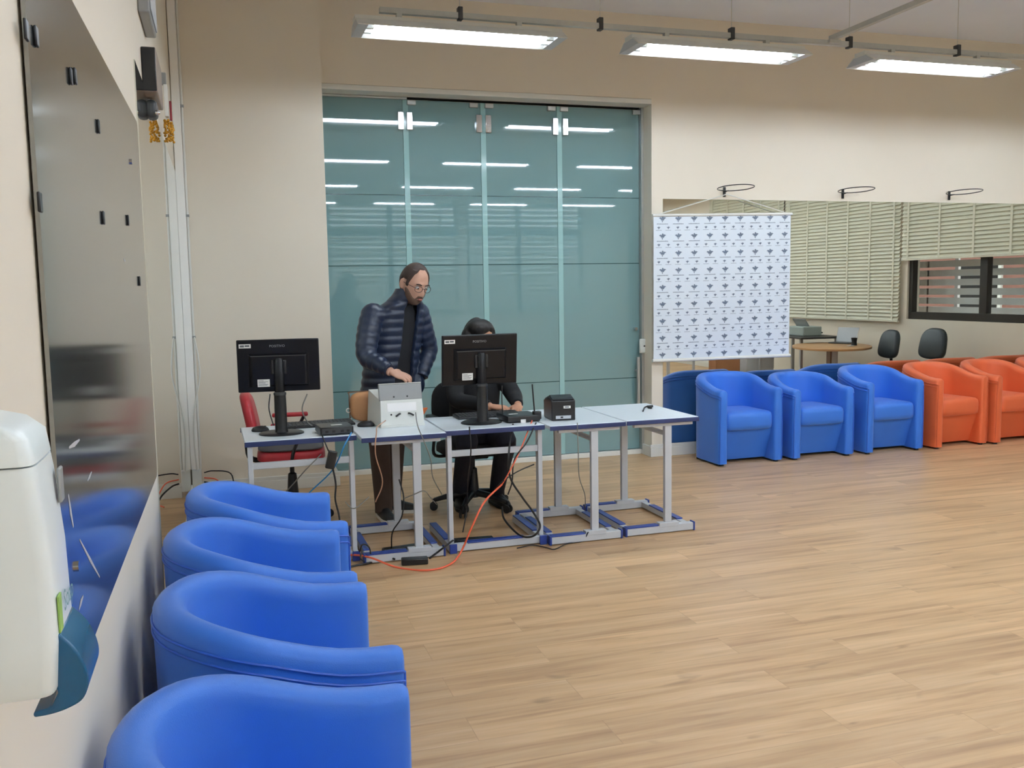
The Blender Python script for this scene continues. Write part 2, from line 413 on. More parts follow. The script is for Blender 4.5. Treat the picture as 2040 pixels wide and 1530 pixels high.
# trunking and cables in the left corner
tr = thing('cable_trunking', 'white cable trunking running up the left corner beside the mirror', 'trunking', (XL+.045,YP,0))
part('duct', MB().box(-.040,-.03,.22,.020,0,ZC-.002), mat('trunking_white',(252,252,248),.4,noise=.01), tr, bevel=.003)
part('pipe', MB().cyl((.031,-.012,.22),(.031,-.012,ZC-.01),.009), WHITE, tr)
part('junction_box', MB().box(-.036,-.045,.05,.036,0,.22), OFFW, tr, bevel=.006)
for z in (1.25,2.18,3.0): part('clip', MB().box(.018,-.026,z,.045,0,z+.018), MGREY, tr)
solo('loose_cable', MB().tube([(XL+.08,YP-.04,1.26),(XL+.10,YP-.05,1.12),(XL+.105,YP-.05,.95),(XL+.06,YP-.055,.72),(XL+.04,YP-.06,.5),(XL+.05,YP-.052,.22)],.006), WHITE,
     'loose white cable looping down the corner trunking', 'cable')
solo('corner_cable', MB().tube([(XL+.10,YP-.03,.19),(XL+.17,YP-.03,.20),(XL+.30,YP-.04,.17),(XL+.33,YP-.06,.03),(XL+.40,YP-.1,.01)],.005), CBLK,'thin black cable arching from the corner socket to the floor','cable')
solo('corner_cable', MB().tube([(XL+.10,YP-.05,.12),(XL+.15,YP-.09,.11),(XL+.22,YP-.16,.06),(XL+.26,YP-.3,.008),(XL+.3,YP-.5,.006)],.007), CBLK,'thick black cable curving low out of the corner socket','cable')
solo('corner_cable', MB().tube([(XL+.10,YP-.03,.15),(XL+.2,YP-.08,.13),(XL+.26,YP-.2,.02),(XL+.2,YP-.34,.008)],.005), CORG,'short orange cable by the corner socket','cable')

# things on the left wall above the mirror
wb = thing('wall_box', 'slim box with a black end mounted on the left wall above the mirror', 'box', (XL,4.50,2.49))
part('body', MB().box(0,.0,0,.062,.44,.195), mat('taupe_metal',(150,134,120),.45,.1,noise=.03), wb, bevel=.006)
part('end_cap', MB().box(.002,-.012,.004,.060,0,.191), BLACK, wb, bevel=.003)
br = thing('wall_bracket', 'grey rounded bracket with a chrome screw under the slim wall box', 'bracket', (XL,4.66,2.42))
part('arm', MB().box(0,-.05,-.02,.05,.06,.060), DGREY, br, bevel=.02, seg=3)
part('screw', MB().ell((.05,-.052,0),.012,.008,.012,10,6), CHROME, br)
op = P(328,175,x=XL+.05)
orn = thing('bead_ornament', 'hanging ornament with white tag, red ribbon and gold beads on the mirror edge', 'ornament', (XL+.045,5.86,2.60))
part('hook', MB().box(-.04,-.012,.20,.0,.012,.27), MGREY, orn, bevel=.005)
part('tag', MB().box(-.016,-.03,.02,.004,.03,.20), PAPER, orn, bevel=.003)
part('ribbon', MB().box(.010,-.012,.0,.022,.012,.11), CRIM, orn, bevel=.003)
bb = MB()
for k in range(70):
    a = R_.random()*2*PI; r = .035*math.sqrt(R_.random()); bb.ell((.024*R_.uniform(-1,1), .06*R_.uniform(-1,1), -.12*R_.random()), .008,.008,.008, 8, 6)
part('beads', bb, GOLD, orn, kind='stuff')
ub = thing('wall_unit', 'pale grey box high on the left wall at the top of the picture', 'box', (XL,4.45,2.82))
part('case', MB().box(0,0,0,.05,.45,.28), MGREY, ub, bevel=.008)
part('cover', MB().box(.05,.02,.02,.056,.43,.26), LGREY, ub, bevel=.003)

# soap dispenser
sd = thing('soap_dispenser', 'white wall soap dispenser with a teal push lever in the near left corner', 'soap dispenser', (XL,1.05,1.16))
def dsec(z, d, w0, w1, r):
    pts = rrect(0,0,1,1,.01,1); o = []
    for k in range(24):
        a = 2*PI*k/24; c, s = math.cos(a), math.sin(a); e = .28
        o.append((d/2+d/2*math.copysign(abs(c)**e,c), (w0+w1)/2+(w1-w0)/2*math.copysign(abs(s)**e,s), z))
    return o
b = MB(); secs = [(.005,.086,.004,.122),(.0,.09,.0,.126)]
b.rings([dsec(.014,.092,.003,.125,0), dsec(.020,.095,0,.128,0), dsec(.07,.099,0,.128,0), dsec(.16,.097,0,.128,0), dsec(.245,.090,0,.128,0), dsec(.262,.088,.002,.126,0)])
DISPW = mat('dispenser_white',(238,246,248),.28,noise=.01)
part('body', b, DISPW, sd, ang=50)
b = MB(); b.rings([dsec(.264,.088,.0,.128,0), dsec(.29,.084,.0,.128,0), dsec(.305,.066,.002,.126,0), dsec(.312,.04,.006,.122,0)])
part('cap', b, DISPW, sd, ang=50)
b = MB()
def lev(t): return [(.04+.012*t,.0+t*.0,0)]
oc_ = [(p.x,p.z) for p in cat_rom([(x,0,z) for x,z in [(.0985,.078),(.113,.060),(.122,.038),(.124,.018),(.117,.001),(.102,-.007),(.085,-.011),(.068,-.012)]],6)]
prof = [(.080,.074)]+oc_+[(.068,-.006),(.086,-.003),(.093,.012),(.090,.040)]
b.prism(prof, lambda x,z,k:(x,.016+k*.096,z)); part('push_lever', b, TEAL, sd, bevel=.006, seg=3)
part('label_patch', MB().box(.0985,.018,.078,.1003,.036,.118), GREEN, sd, label='green printed mark')
def text(body, size, mtx, m, name, parent=None, **k):
    cu = bpy.data.curves.new(name,'FONT'); cu.body = body; cu.size = size; cu.align_x = 'CENTER'; cu.align_y = 'CENTER'; cu.resolution_u = 2
    o = bpy.data.objects.new(name, cu); COL.objects.link(o); bpy.context.view_layer.update()
    me = bpy.data.meshes.new_from_object(o.evaluated_get(bpy.context.evaluated_depsgraph_get())); bpy.data.objects.remove(o); bpy.data.curves.remove(cu)
    me.transform(mtx); return part(name, me, m, parent, **k)
MX = lambda loc: Matrix.Translation(loc) @ Matrix(((0,0,1,0),(1,0,0,0),(0,1,0,0),(0,0,0,1)))      # text facing +x
MY = lambda loc: Matrix.Translation(loc) @ Matrix(((1,0,0,0),(0,0,-1,0),(0,1,0,0),(0,0,0,1)))     # text facing -y
text('Soap', .034, MX((.1002,.082,.101)), GTEXT, 'lettering', sd)
part('window_slot', MB().box(.0945,.090,.205,.0985,.112,.245), MGREY, sd, bevel=.006)

# ------------------------------------------------------------------ ceiling lights and their rails
def fixture(glow=GLOW):
    r = thing('fluorescent_light', '', 'ceiling light', (0,0,3.3), 0, 'suspended twin tube lights')
    L, W = 1.44, .33; h = MB()
    # sloped reflector trough (open downwards) with a thin skin
    for sy in (-1,1):
        h.add([(-L/2,sy*W/2,0),(L/2,sy*W/2,0),(L/2,sy*.075,.055),(-L/2,sy*.075,.055),(-L/2,sy*(W/2),.006),(L/2,sy*(W/2),.006),(L/2,sy*.08,.062),(-L/2,sy*.08,.062)],
              [(0,1,2,3),(4,7,6,5),(0,4,5,1),(2,6,7,3),(0,3,7,4),(1,5,6,2)])
    h.box(-L/2,-.08,.055,L/2,.08,.062); h.box(-L/2,-.06,.062,L/2,.06,.09)
    part('housing', h, WHITE, r, ang=20)
    for sx in (-1,1):
        e = MB(); x = sx*(L/2-.035)
        e.prism([(-W/2+.003,.001),(W/2-.003,.001),(.076,.056),(-.076,.056)], lambda u,v,k:(x-.034+k*.068,u,v)); part('end_plate', e, LGREY, r)
    for y in (-.055,.055):
        part('tube', MB().cyl((-.60,y,.020),(.60,y,.020),.014,n=14), glow, r)
        for sx in (-1,1): part('socket', MB().box(min(sx*.60,sx*.655),y-.014,.004,max(sx*.60,sx*.655),y+.014,.05), OFFW, r, bevel=.002)
    for x in (-.42,.42): part('hanger', MB().box(x-.018,-.02,.09,x+.018,.02,.125), GALV, r)
    return r
FX = [1.65,3.62,5.60,7.58]; FY = [6.32,3.38,.40,-2.6]
near = ['leftmost hanging tube light, above the glass partition','middle hanging tube light, above the edge of the glass partition','right hanging tube light of the row in view, high above the banner']
f0 = fixture(); first = True
for j,y in enumerate(FY):
    for i,x in enumerate(FX):
        if j == 0 and i < 3: lab = near[i]
        else: lab = 'suspended tube light out of view, seen only as a reflection in the glass'
        if first: f0.location = (x,y,3.3); f0['label'] = lab; first = False
        elif j == 0: dup(f0, (x,y,3.3), 0, lab, None if i < 3 else 'suspended tube lights out of view')
        elif j == 1 and i == 0: f1 = fixture(GLOW2); f1.location = (x,y,3.3); f1['label'] = lab; f1['group'] = 'suspended tube lights out of view'
        else: dup(f1, (x,y,3.3), 0, lab)
for j,y in enumerate(FY):
    r = thing('lighting_rail', 'galvanised rail carrying the row of lights in front of the back wall' if j == 0 else 'galvanised lighting rail carrying a row of lights behind the viewer', 'rail', (0,y,3.425), 0, None if j == 0 else 'rails behind the viewer')
    b = MB(); b.box(1.1,-.02,0,8.6,.02,.004); b.box(1.1,-.02,.004,8.6,-.017,.036); b.box(1.1,.017,.004,8.6,.02,.036)
    for k in range(60): b.box(1.16+k*.124,-.0215,.012,1.22+k*.124,-.0199,.026)
    part('channel', b, GALV, r)
    for x in ([1.65,2.68,3.74,4.78,5.82,6.86,7.9] if j == 0 else [1.65,4.78,7.9]):
        part('clamp', MB().box(x-.016,-.028,-.012,x+.016,.028,.075), DGREY, r, bevel=.004)
        part('hanger_wire', MB().cyl((x,0,.075),(x,0,ZC-3.425),.0025,n=6), GALV, r)
cr = thing('lighting_rail', 'galvanised cross rail running from the light row towards the viewer', 'rail', (4.62,0,3.462))
b = MB(); b.box(-.02,5.1,0,.02,6.33,.004); b.box(-.02,5.1,.004,-.017,6.33,.036); b.box(.017,5.1,.004,.02,6.33,.036); part('channel', b, GALV, cr)
part('end_clamp', MB().box(-.03,5.07,-.01,.03,5.12,.05), DGREY, cr, bevel=.004)
part('bracket', MB().box(-.05,6.27,-.03,.05,6.36,0), GALV, cr, bevel=.003)
part('hanger_wire', MB().cyl((0,5.3,.036),(0,5.3,ZC-3.462),.0025,n=6), GALV, cr)

# ------------------------------------------------------------------ tub armchairs
def sm(t): t = max(0,min(1,t)); return t*t*(3-2*t)
def armchair(label, leather, pipe, Hf=.675, Hb=.788, crease=False, color='blue'):
    r = thing('tub_armchair', label, 'armchair')
    t = .088; a = .326-t/2; b2 = .297-t/2-.02; st = []
    ys = [-.312,-.304,-.288,-.22,-.15,-.08,-.02]; sc = [.6,.88,1,1,1,1,1]; dh = [.010,.003,0,0,0,0,0]
    for y,s,d in zip(ys,sc,dh): st.append((-a,y,-1,0,s,d))
    n = 22
    for k in range(n+1):
        th = PI-PI*k/n; x, y = a*math.cos(th), .02+b2*math.sin(th)
        nx, ny = math.cos(th)/a, math.sin(th)/b2; l = math.hypot(nx,ny); st.append((x,y,nx/l,ny/l,1,0))
    for y,s,d in list(zip(ys,sc,dh))[::-1]: st.append((a,y,1,0,s,d))
    def H(x,y):
        q = Hf+(Hb-Hf)*(.15*(y+.31)/.62+.85*sm((y+.22)/.46))
        return q
    rows = []; pipes = [[],[]]
    for (x,y,nx,ny,s,d) in st:
        h = H(x,y)-d; lean = .012*sm((y+.05)/.3); tt = t*s; row = []
        prof = [(tt/2,.02),(tt/2,.25),(tt/2,h-.12),(tt/2,h-.055)]
        for k in range(1,8):
            q = PI*k/8; prof.append((tt/2*math.cos(q)*1.04, h-.04+.04*math.sin(q)))
        prof += [(-tt/2,h-.055),(-tt/2,h-.12),(-tt/2,.25),(-tt/2,.02)]
        for i,(o,z) in enumerate(prof):
            dn = lean*(z/h)
            if crease and y > .0 and i > 8:
                for cx,w,sl in ((.02,.012,.35),(.10,.014,.5),(-.09,.01,-.2)):
                    u = x-cx-sl*(z-.6); dn += -.010*math.exp(-(u/w)**2)*(1 if z > .4 else 0)
                if i in (9,10): dn -= .006*math.sin(x*40)
            row.append((x+nx*(o+dn), y+ny*(o+dn), z))
        rows.append(row)
        for k,zz in enumerate((h-.052,h-.078)):
            dn = lean*(zz/h); pipes[k].append((x+nx*(tt/2+dn+.0015), y+ny*(tt/2+dn+.0015), zz))
    b = MB(); b.rings(rows); part('shell', b, leather, r, ang=60)
    b = MB()
    for p in pipes: b.tube(p, .0042, 6, 1)
    for s in (0,-1):
        p = pipes[0][s]; x = p[0]*1.0; b.tube([p,(math.copysign(a+t*.40,p[0]),-.3115,.4),(math.copysign(a+t*.40,p[0]),-.3115,.03)], .0036, 6, 1)
    part('piping', b, pipe, r)
    b = MB(); nx_, ny_ = 9, 9; top = []; W, D0, D1 = .243, -.305, .19
    rr = []
    for z,ins in ((.305,.022),(.318,.004),(.35,0),(.42,0),(.448,.006),(.462,.022)):
        ring = []
        for k in range(40):
            q = 2*PI*k/40; c, s = math.cos(q), math.sin(q); e = .22
            ring.append(((W-ins)*math.copysign(abs(c)**e,c), (D0+D1)/2+((D1-D0)/2-ins)*math.copysign(abs(s)**e,s), z+(.006*math.cos(x*5) if 0 else 0)))
        rr.append(ring)
    rr.append([(x*.55,(y-(D0+D1)/2)*.55+(D0+D1)/2,.472) for x,y,z in rr[-1]])
    b.rings(rr); part('seat', b, leather, r, ang=60)
    b = MB(); b.prism([(-.262,.31),(-.165,.03),(.12,.03),(.12,.31)], lambda y,z,k:(-.243+k*.486,y,z)); part('front_panel', b, leather, r)
    for x in (-.28,.28):
        for y in (-.27,.12): part('foot', MB().cyl((x,y,0),(x,y,.022),.022,n=12), RUB, r)
    return r
GB = 'blue armchairs along the left wall'; GR = 'armchairs along the mirror'
ch = armchair('blue tub armchair left-most in the mirror row, beside the desks', BLUE, BLUED)
ch['group'] = GR; ch.location = (4.44,7.43,0); ch.rotation_euler = (0,0,rad(1))
c3 = dup(ch, (5.975,7.425,0), rad(1), 'blue tub armchair of the mirror row touching the first orange one', GR)
c2 = armchair('blue tub armchair with a creased sagging backrest, second in the mirror row', BLUE, BLUED, .645, .755, True)
c2['group'] = GR; c2.location = (5.20,7.43,0)
oc = armchair('orange tub armchair of the mirror row next to the last blue one', ORANGE, ORANGED)
oc['group'] = GR; oc.location = (6.73,7.42,0); oc.rotation_euler = (0,0,rad(4))
dup(oc, (7.44,7.42,0), rad(3), 'orange tub armchair second from the blue ones in the mirror row', GR)
dup(oc, (8.16,7.43,0), rad(3), 'orange tub armchair cut by the right edge of the picture', GR)
LR = [(.135,3.985,91,'farthest blue tub armchair on the left, nearest the desks'),(.085,3.30,89,'blue tub armchair second from the desks along the left wall'),
      (.096,2.60,91,'blue tub armchair on the left with double seams showing below its near arm'),(.068,1.80,90,'nearest blue tub armchair, cut by the bottom of the picture')]
for x,y,a,l in LR: dup(ch, (x,y,0), rad(a), l, GB)

# ------------------------------------------------------------------ school desks
def desk_side(label, loc, rz, w=.50, d=.76, px=.30):
    "desk standing sideways: T feet along x at both ends"
    r = thing('school_desk', label, 'desk', loc, rz, 'white school desks in a row')
    part('desktop', MB().box(0,0,.728,w,d,.752), DESKTOP, r, bevel=.003)
    part('edge_band', MB().box(-.003,-.004,.722,w+.003,0,.749), NAVYP, r, bevel=.002)
    part('edge_band', MB().box(-.003,d,.722,w+.003,d+.004,.749), NAVYP, r, bevel=.002)
    for y in (.02,d-.07):
        b = MB().box(px-.024,y,.05,px+.024,y+.03,.70); part('leg', b, LGREY, r, bevel=.003)
        part('top_bar', MB().box(.06,y,.700,w-.03,y+.03,.727), LGREY, r, bevel=.003)
        b = MB().box(.0,y-.012,.005,w-.03,y+.036,.052); b.box(px-.07,y-.014,.04,px+.07,y+.036,.07); f = part('foot', b, LGREY, r, bevel=.003)
        part('foot_cover', MB().box(.004,y-.015,.052,px-.075,y+.038,.060), BLUEP, f, bevel=.002)
        part('end_cap', MB().box(-.010,y-.015,.0,.004,y+.039,.058), BLUEP, f, bevel=.003)
        part('end_cap', MB().box(w-.03,y-.015,.0,w-.018,y+.039,.058), BLUEP, f, bevel=.003)
    part('upper_rail', MB().cyl((px,.05,.645),(px,d-.07,.645),.016), LGREY, r)
    for x in (.03,w-.06):
        f = part('floor_rail', MB().box(x-.02,.05,.008,x+.02,d-.08,.046), LGREY, r, bevel=.003)
        part('rail_cover', MB().box(x-.022,.14,.046,x+.022,d-.2,.054), BLUEP, f, bevel=.002)
    return r
def desk_front(label, loc, rz, w=.63, d=.60):
    r = thing('school_desk', label, 'desk', loc, rz, 'white school desks in a row')
    part('desktop', MB().box(0,0,.728,w,d,.752), DESKTOP, r, bevel=.003)
    part('edge_band', MB().box(-.003,-.004,.720,w+.003,0,.749), NAVYP, r, bevel=.002)
    part('edge_band', MB().box(-.003,d,.720,w+.003,d+.004,.749), NAVYP, r, bevel=.002)
    for x in (.012,w-.04):
        part('leg', MB().box(x,.01,.05,x+.028,.06,.727), LGREY, r, bevel=.003)
        f = part('foot', MB().box(x-.006,-.02,.005,x+.034,d-.04,.05), LGREY, r, bevel=.003)
        part('foot_cover', MB().box(x-.009,.12,.05,x+.037,d-.06,.058), BLUEP, f, bevel=.002)
        part('end_cap', MB().box(x-.009,-.034,.0,x+.037,-.02,.058), BLUEP, f, bevel=.003)
    part('front_rail', MB().box(.03,.018,.585,w-.03,.046,.622), LGREY, r, bevel=.003)
    f = part('floor_bar', MB().box(.03,-.01,.006,w-.03,.034,.05), LGREY, r, bevel=.003)
    part('bar_cover', MB().box(.12,-.013,.05,w-.14,.037,.058), BLUEP, f, bevel=.002)
    return r
D1 = desk_front('white school desk at the left end, under the left monitor', (.100,5.42,0), rad(1))
D2 = desk_side('white school desk under the white box with grey tablet', (.745,5.30,0), rad(.4), px=.325)
D3 = desk_front('white school desk under the middle monitor and router', (1.256,5.37,0), 0)
D4 = desk_side('white school desk carrying the black receipt printer', (1.897,5.29,0), rad(-.2))
D5 = desk_side('white school desk at the right end with only a black clip on it', (2.414,5.30,0), rad(.3), .505)
ZT = .7525

# ------------------------------------------------------------------ things on the desks
def text_y(body, size, x, y, z, m, name, parent, **k): return text(body, size, MY((x,y,z)), m, name, parent, **k)
def monitor(label, loc, rz, tilt, W=.475, Hh=.312, zc=.41):
    r = thing('monitor', label, 'monitor', loc, rz, 'monitors seen from behind')
    T = Matrix.Translation((0,0,zc)) @ Matrix.Rotation(rad(tilt),4,'X')
    def tp(name, b, m, par=r, **k):
        o = part(name, b, m, par, **k)
        o.data.transform(T); return o
    b = MB().box(-W/2,0,-Hh/2,W/2,.022,Hh/2); case = tp('case', b, BLACKG, bevel=.006, seg=3)
    tp('screen', MB().box(-W/2+.012,.0215,-Hh/2+.014,W/2-.012,.0235,Hh/2-.012), mat('dark_screen_%d'%len(MATS),(16,18,24),.15), r)
    b = MB(); b.rings([[(-.175,.0,-.125),(.175,0,-.125),(.175,0,.075),(-.175,0,.075)],[(-.155,-.022,-.115),(.155,-.022,-.115),(.155,-.022,.060),(-.155,-.022,.060)]])
    tp('back_cover', b, BLACKG, bevel=.004)
    b = MB(); b.box(-.160,-.0235,.058,.160,-.0215,.0625); tp('cover_ridge', b, DGREY)
    s1 = tp('sticker', MB().box(-W/2+.014,-.0012,.108,-W/2+.082,0,.132), PAPER, label='white asset sticker')
    s2 = tp('sticker', MB().box(-.125,-.0245,-.122,-.055,-.0222,-.078), PAPER, label='white rating label')
    i = MB()
    for k,(a,c) in enumerate(((-W/2+.020,-W/2+.044),(-W/2+.048,-W/2+.074))): i.box(a,-.0017,.114+.002*k,c,-.0011,.126)
    tp('sticker_print', i, INK, s1)
    i = MB()
    for k in range(5): i.box(-.120,-.0250,-.115+k*.007,-.120+(.05,.056,.04,.055,.03)[k],-.0244,-.1125+k*.007)
    tp('sticker_print', i, INK, s2)
    lg = text('POSITIVO', .021, MY((-.005,-.001,.116)), LOGO, 'lettering', case); lg.data.transform(T)
    # stand
    part('stand_base', MB().lathe([(.0,.0),(.132,.0),(.132,.006),(.118,.013),(.04,.016),(0,.016)], n=40, sy=.86), BLACK, r)
    st = part('stand_column', MB().lathe([(.040,.012),(.036,.03),(.034,.24)],(0,-.028,0),24,1,.8), BLACK, r)
    part('stand_column', MB().lathe([(.029,.24),(.028,zc+.03),(.02,zc+.045),(0,zc+.046)],(0,-.028,0),24,1,.75), BLACKG, r)
    part('stand_collar', MB().lathe([(.036,.236),(.037,.24),(.037,.25),(.030,.254)],(0,-.028,0),24,1,.8), DGREY, st)
    part('mount', MB().box(-.045,-.03,zc-.05,.045,.0,zc+.035), BLACK, r, bevel=.006)
    return r
monitor('black monitor at the left end of the desks, seen from behind', (.318,5.66,ZT), rad(-4), 2)
monitor('black monitor on the middle desk hiding the seated person, seen from behind', (1.545,5.60,ZT), rad(3), 5, .495, .318, .40)

def keyboard(label, loc, rz):
    r = thing('keyboard', label, 'keyboard', loc, rz)
    part('base', MB().prism([(-.075,0),(.075,0),(.075,.022),(-.075,.012)], lambda y,z,k:(-.22+k*.44,y,z)), BLACK, r, bevel=.003)
    b = MB()
    for j in range(5):
        for k in range(18): b.box(-.212+k*.0236,-.062+j*.026,.012+j*.0018,-.192+k*.0236,-.040+j*.026,.0195+j*.0018)
    part('keys', b, DGREY, r)
    return r
keyboard('black keyboard behind the left monitor', (.56,5.90,ZT), rad(4))
keyboard('black keyboard in front of the seated person', (1.66,5.86,ZT), rad(2))
def mouse(label, loc, rz):
    r = thing('mouse', label, 'mouse', loc, rz)
    b = MB(); rr = []
    for z,s in ((0,.94),(.010,1),(.022,.86),(.031,.6),(.035,.25)):
        rr.append([(.031*s*math.cos(2*PI*k/24), .055*s*math.sin(2*PI*k/24)-(.006*(1-s)), z) for k in range(24)])
    b.rings(rr); part('shell', b, BLACK, r, ang=60)
    part('wheel', MB().cyl((-.004,-.03,.029),(.004,-.03,.029),.007,n=12), DGREY, r)
mouse('black mouse at the left end of the left desk', (.20,5.80,ZT), rad(70))
mouse('black mouse beside the tan case', (.835,5.74,ZT), rad(80))
mp = thing('mini_computer', 'flat black mini computer at the corner of the left desk with a blue cable', 'computer', (.62,5.56,ZT), rad(3))
part('case', MB().box(-.098,-.095,.004,.098,.11,.048), BLACK, mp, bevel=.005)
part('port_panel', MB().box(-.088,-.097,.010,.088,-.0945,.040), DGREY, mp)
part('label_sticker', MB().box(-.02,-.02,.048,.045,.012,.0487), PAPER, mp, label='white sticker')
for x in (-.06,-.02,.03,.065): part('port', MB().box(x-.009,-.0985,.016,x+.009,-.0968,.030), RUB, mp)
rt = thing('router', 'flat black router with an upright antenna in front of the seated person', 'router', (1.80,5.60,ZT), rad(2))
part('case', MB().box(-.115,-.10,.004,.105,.13,.042), BLACK, rt, bevel=.006)
part('antenna', MB().cyl((.082,-.06,.03),(.068,-.055,.235),.0055,.004,n=10), BLACK, rt)
part('antenna_base', MB().box(.068,-.085,.012,.118,-.045,.062), BLACK, rt, bevel=.004)
part('label_sticker', MB().box(-.07,.0,.042,-.01,.02,.0427), PAPER, rt, label='white sticker')
part('tag', MB().box(-.03,-.1035,-.022,.004,-.1005,.020), PAPER, rt, label='white hanging tag')
tp_ = thing('receipt_printer', 'black receipt printer cube on the fourth desk', 'printer', (2.065,5.58,ZT), rad(-6))
b = MB(); b.prism([(-.105,0),(.115,0),(.115,.115),(-.02,.150),(-.105,.128)], lambda y,z,k:(-.078+k*.156,y,z)); part('body', b, BLACK, tp_, bevel=.006)
part('lid', MB().prism([(-.10,.131),(-.02,.1525),(.11,.119),(.11,.124),(-.02,.158),(-.10,.136)], lambda y,z,k:(-.070+k*.14,y,z)), BLACKG, tp_, bevel=.002)
st_ = part('sticker', MB().box(.000,-.1065,.078,.046,-.1045,.094), PAPER, tp_, label='small white sticker')
part('sticker_print', MB().box(.008,-.1071,.083,.036,-.1064,.090), INK, st_)
part('port_plate', MB().box(-.052,-.1065,.012,.048,-.1045,.032), LGREY, tp_, bevel=.001); part('port', MB().box(-.02,-.1075,.017,-.004,-.1055,.027), RUB, tp_)
# white biometric box with the grey tablet lid
bx = thing('biometric_terminal', 'white box terminal with a tilted grey tablet on top', 'terminal', (1.05,5.63,ZT), rad(3))
b = MB(); b.rings([[(-.140,0,0),(.140,0,0),(.150,.30,0),(-.165,.30,0)],[(-.140,0,.012),(.140,0,.012),(.150,.30,.012),(-.165,.30,.012)],[(-.138,.002,.02),(.138,.002,.02),(.142,.28,.205),(-.155,.28,.205)][:0] or [(-.138,.004,.014),(.138,.004,.014),(.148,.298,.014),(-.163,.298,.014)],[(-.132,.03,.165),(.132,.03,.165),(.142,.27,.215),(-.155,.27,.215)]])
part('body', b, mat('terminal_white',(226,229,224),.35,noise=.01), bx, bevel=.012, seg=3)
TB = Matrix.Translation((.0,.055,.212)) @ Matrix.Rotation(rad(-14),4,'X')
o = part('tablet', MB().box(-.137,-.010,-.052,.137,.010,.052), MGREY, bx, bevel=.006, seg=3); o.data.transform(TB)
o2 = part('screw', MB().cyl((-.045,-.0115,-.03),(-.045,-.009,-.03),.006,n=10), DGREY, o); o2.data.transform(TB)
o2 = part('screw', MB().cyl((.04,-.0115,-.03),(.04,-.009,-.03),.006,n=10), DGREY, o); o2.data.transform(TB)
part('top_trim', MB().box(-.136,-.011,.0515,.136,.009,.056), WHITE, o, bevel=.002).data.transform(TB)
FR = Matrix.Translation((0,.003,.012)) @ Matrix.Rotation(rad(-9.8),4,'X')
o = part('label_sheet', MB().box(-.092,-.0014,.085,.092,.0002,.138), mat('white_paper',(250,250,250),.5), bx, label='blank white label'); o.data.transform(FR)
for nm,(x0,x1,z0,z1) in dict(port=(-.075,-.065,.062,.072)).items():
    o = part(nm, MB().box(x0,-.0014,z0,x1,.0002,z1), RUB, bx); o.data.transform(FR)
for x,d in ((-.015,-1),(.038,1)):
    o = part('plug', MB().tube([(x,-.004,.07),(x+.008*d,-.014,.068),(x+.03*d,-.02,.054)],.0058,8,4), CBLK, bx); o.data.transform(FR)
cs = thing('carry_case', 'tan padded carry case behind the white box terminal', 'case', (1.02,5.985,ZT), rad(0))
def rr_ring(cx,cz,hw,hh,y,e=.45,n=32): return [(cx+hw*math.copysign(abs(math.cos(2*PI*k/n))**e,math.cos(2*PI*k/n)), y, cz+hh*math.copysign(abs(math.sin(2*PI*k/n))**e,math.sin(2*PI*k/n))) for k in range(n)]
b = MB(); b.rings([rr_ring(-.03,.095,.20,.085,-.040),rr_ring(-.03,.097,.215,.096,-.03),rr_ring(-.03,.097,.218,.097,.0),rr_ring(-.03,.097,.215,.096,.03),rr_ring(-.03,.095,.20,.085,.040)])
part('body', b, TAN, cs, ang=60)
part('zip', MB().tube([(-.249,0,.02),(-.250,0,.17),(-.22,0,.193),(.16,0,.193)],.004,6,4), WOODD, cs)
part('strap_ring', MB().torus((-.258,0,.075),.013,.004,'y',16,6), PAPER, cs)
part('zip_pull', MB().box(-.262,-.012,.008,-.240,.012,.022), PAPER, cs, bevel=.003)
part('flap', MB().prism([(.188,.03),(.225,.062),(.262,.066),(.235,.024),(.21,.012)], lambda x,z,k:(x,-.02+k*.04,z)), ORCASE, cs, bevel=.004, label='orange strap end')
ck = MB(); q = [P(1281,819,z=ZT+.006),P(1284,812,z=ZT+.006),P(1290,810,z=ZT+.012),P(1297,812,z=ZT+.008)]
ck.tube(q,.005,8,4); ck.tube([P(1289,810,z=ZT+.007),P(1300,809,z=ZT+.007)],.008,8,1); ck.tube([P(1291,812,z=ZT+.006),P(1298,813,z=ZT+.006)],.006,8,1)
solo('cable_clip', ck, CBLK, 'small black bent clip lying on the right end desk', 'clip')

# ------------------------------------------------------------------ people
def ringv(c, s, f, n=36, e=.85):
    o = []
    for k in range(n):
        a = 2*PI*k/n; x, y = math.cos(a), math.sin(a)
        o.append(V(c)+V(s)*math.copysign(abs(x)**e,x)+V(f)*math.copysign(abs(y)**e,y))
    return o
def fuse(mb, voxel, smooth=4, fac=.5):
    me = bpy.data.meshes.new('tmp'); me.from_pydata(mb.v, [], mb.f)
    bm = bmesh.new(); bm.from_mesh(me); bmesh.ops.recalc_face_normals(bm, faces=bm.faces); bm.to_mesh(me); bm.free()
    o = bpy.data.objects.new('tmp', me); COL.objects.link(o)
    r = o.modifiers.new('r','REMESH'); r.mode = 'VOXEL'; r.voxel_size = voxel
    if smooth: s = o.modifiers.new('s','SMOOTH'); s.iterations = smooth; s.factor = fac
    bpy.context.view_layer.update()
    out = bpy.data.meshes.new_from_object(o.evaluated_get(bpy.context.evaluated_depsgraph_get()))
    bpy.data.objects.remove(o); bpy.data.meshes.remove(me)
    return out
g_ = lambda x,s: math.exp(-(x/s)**2)
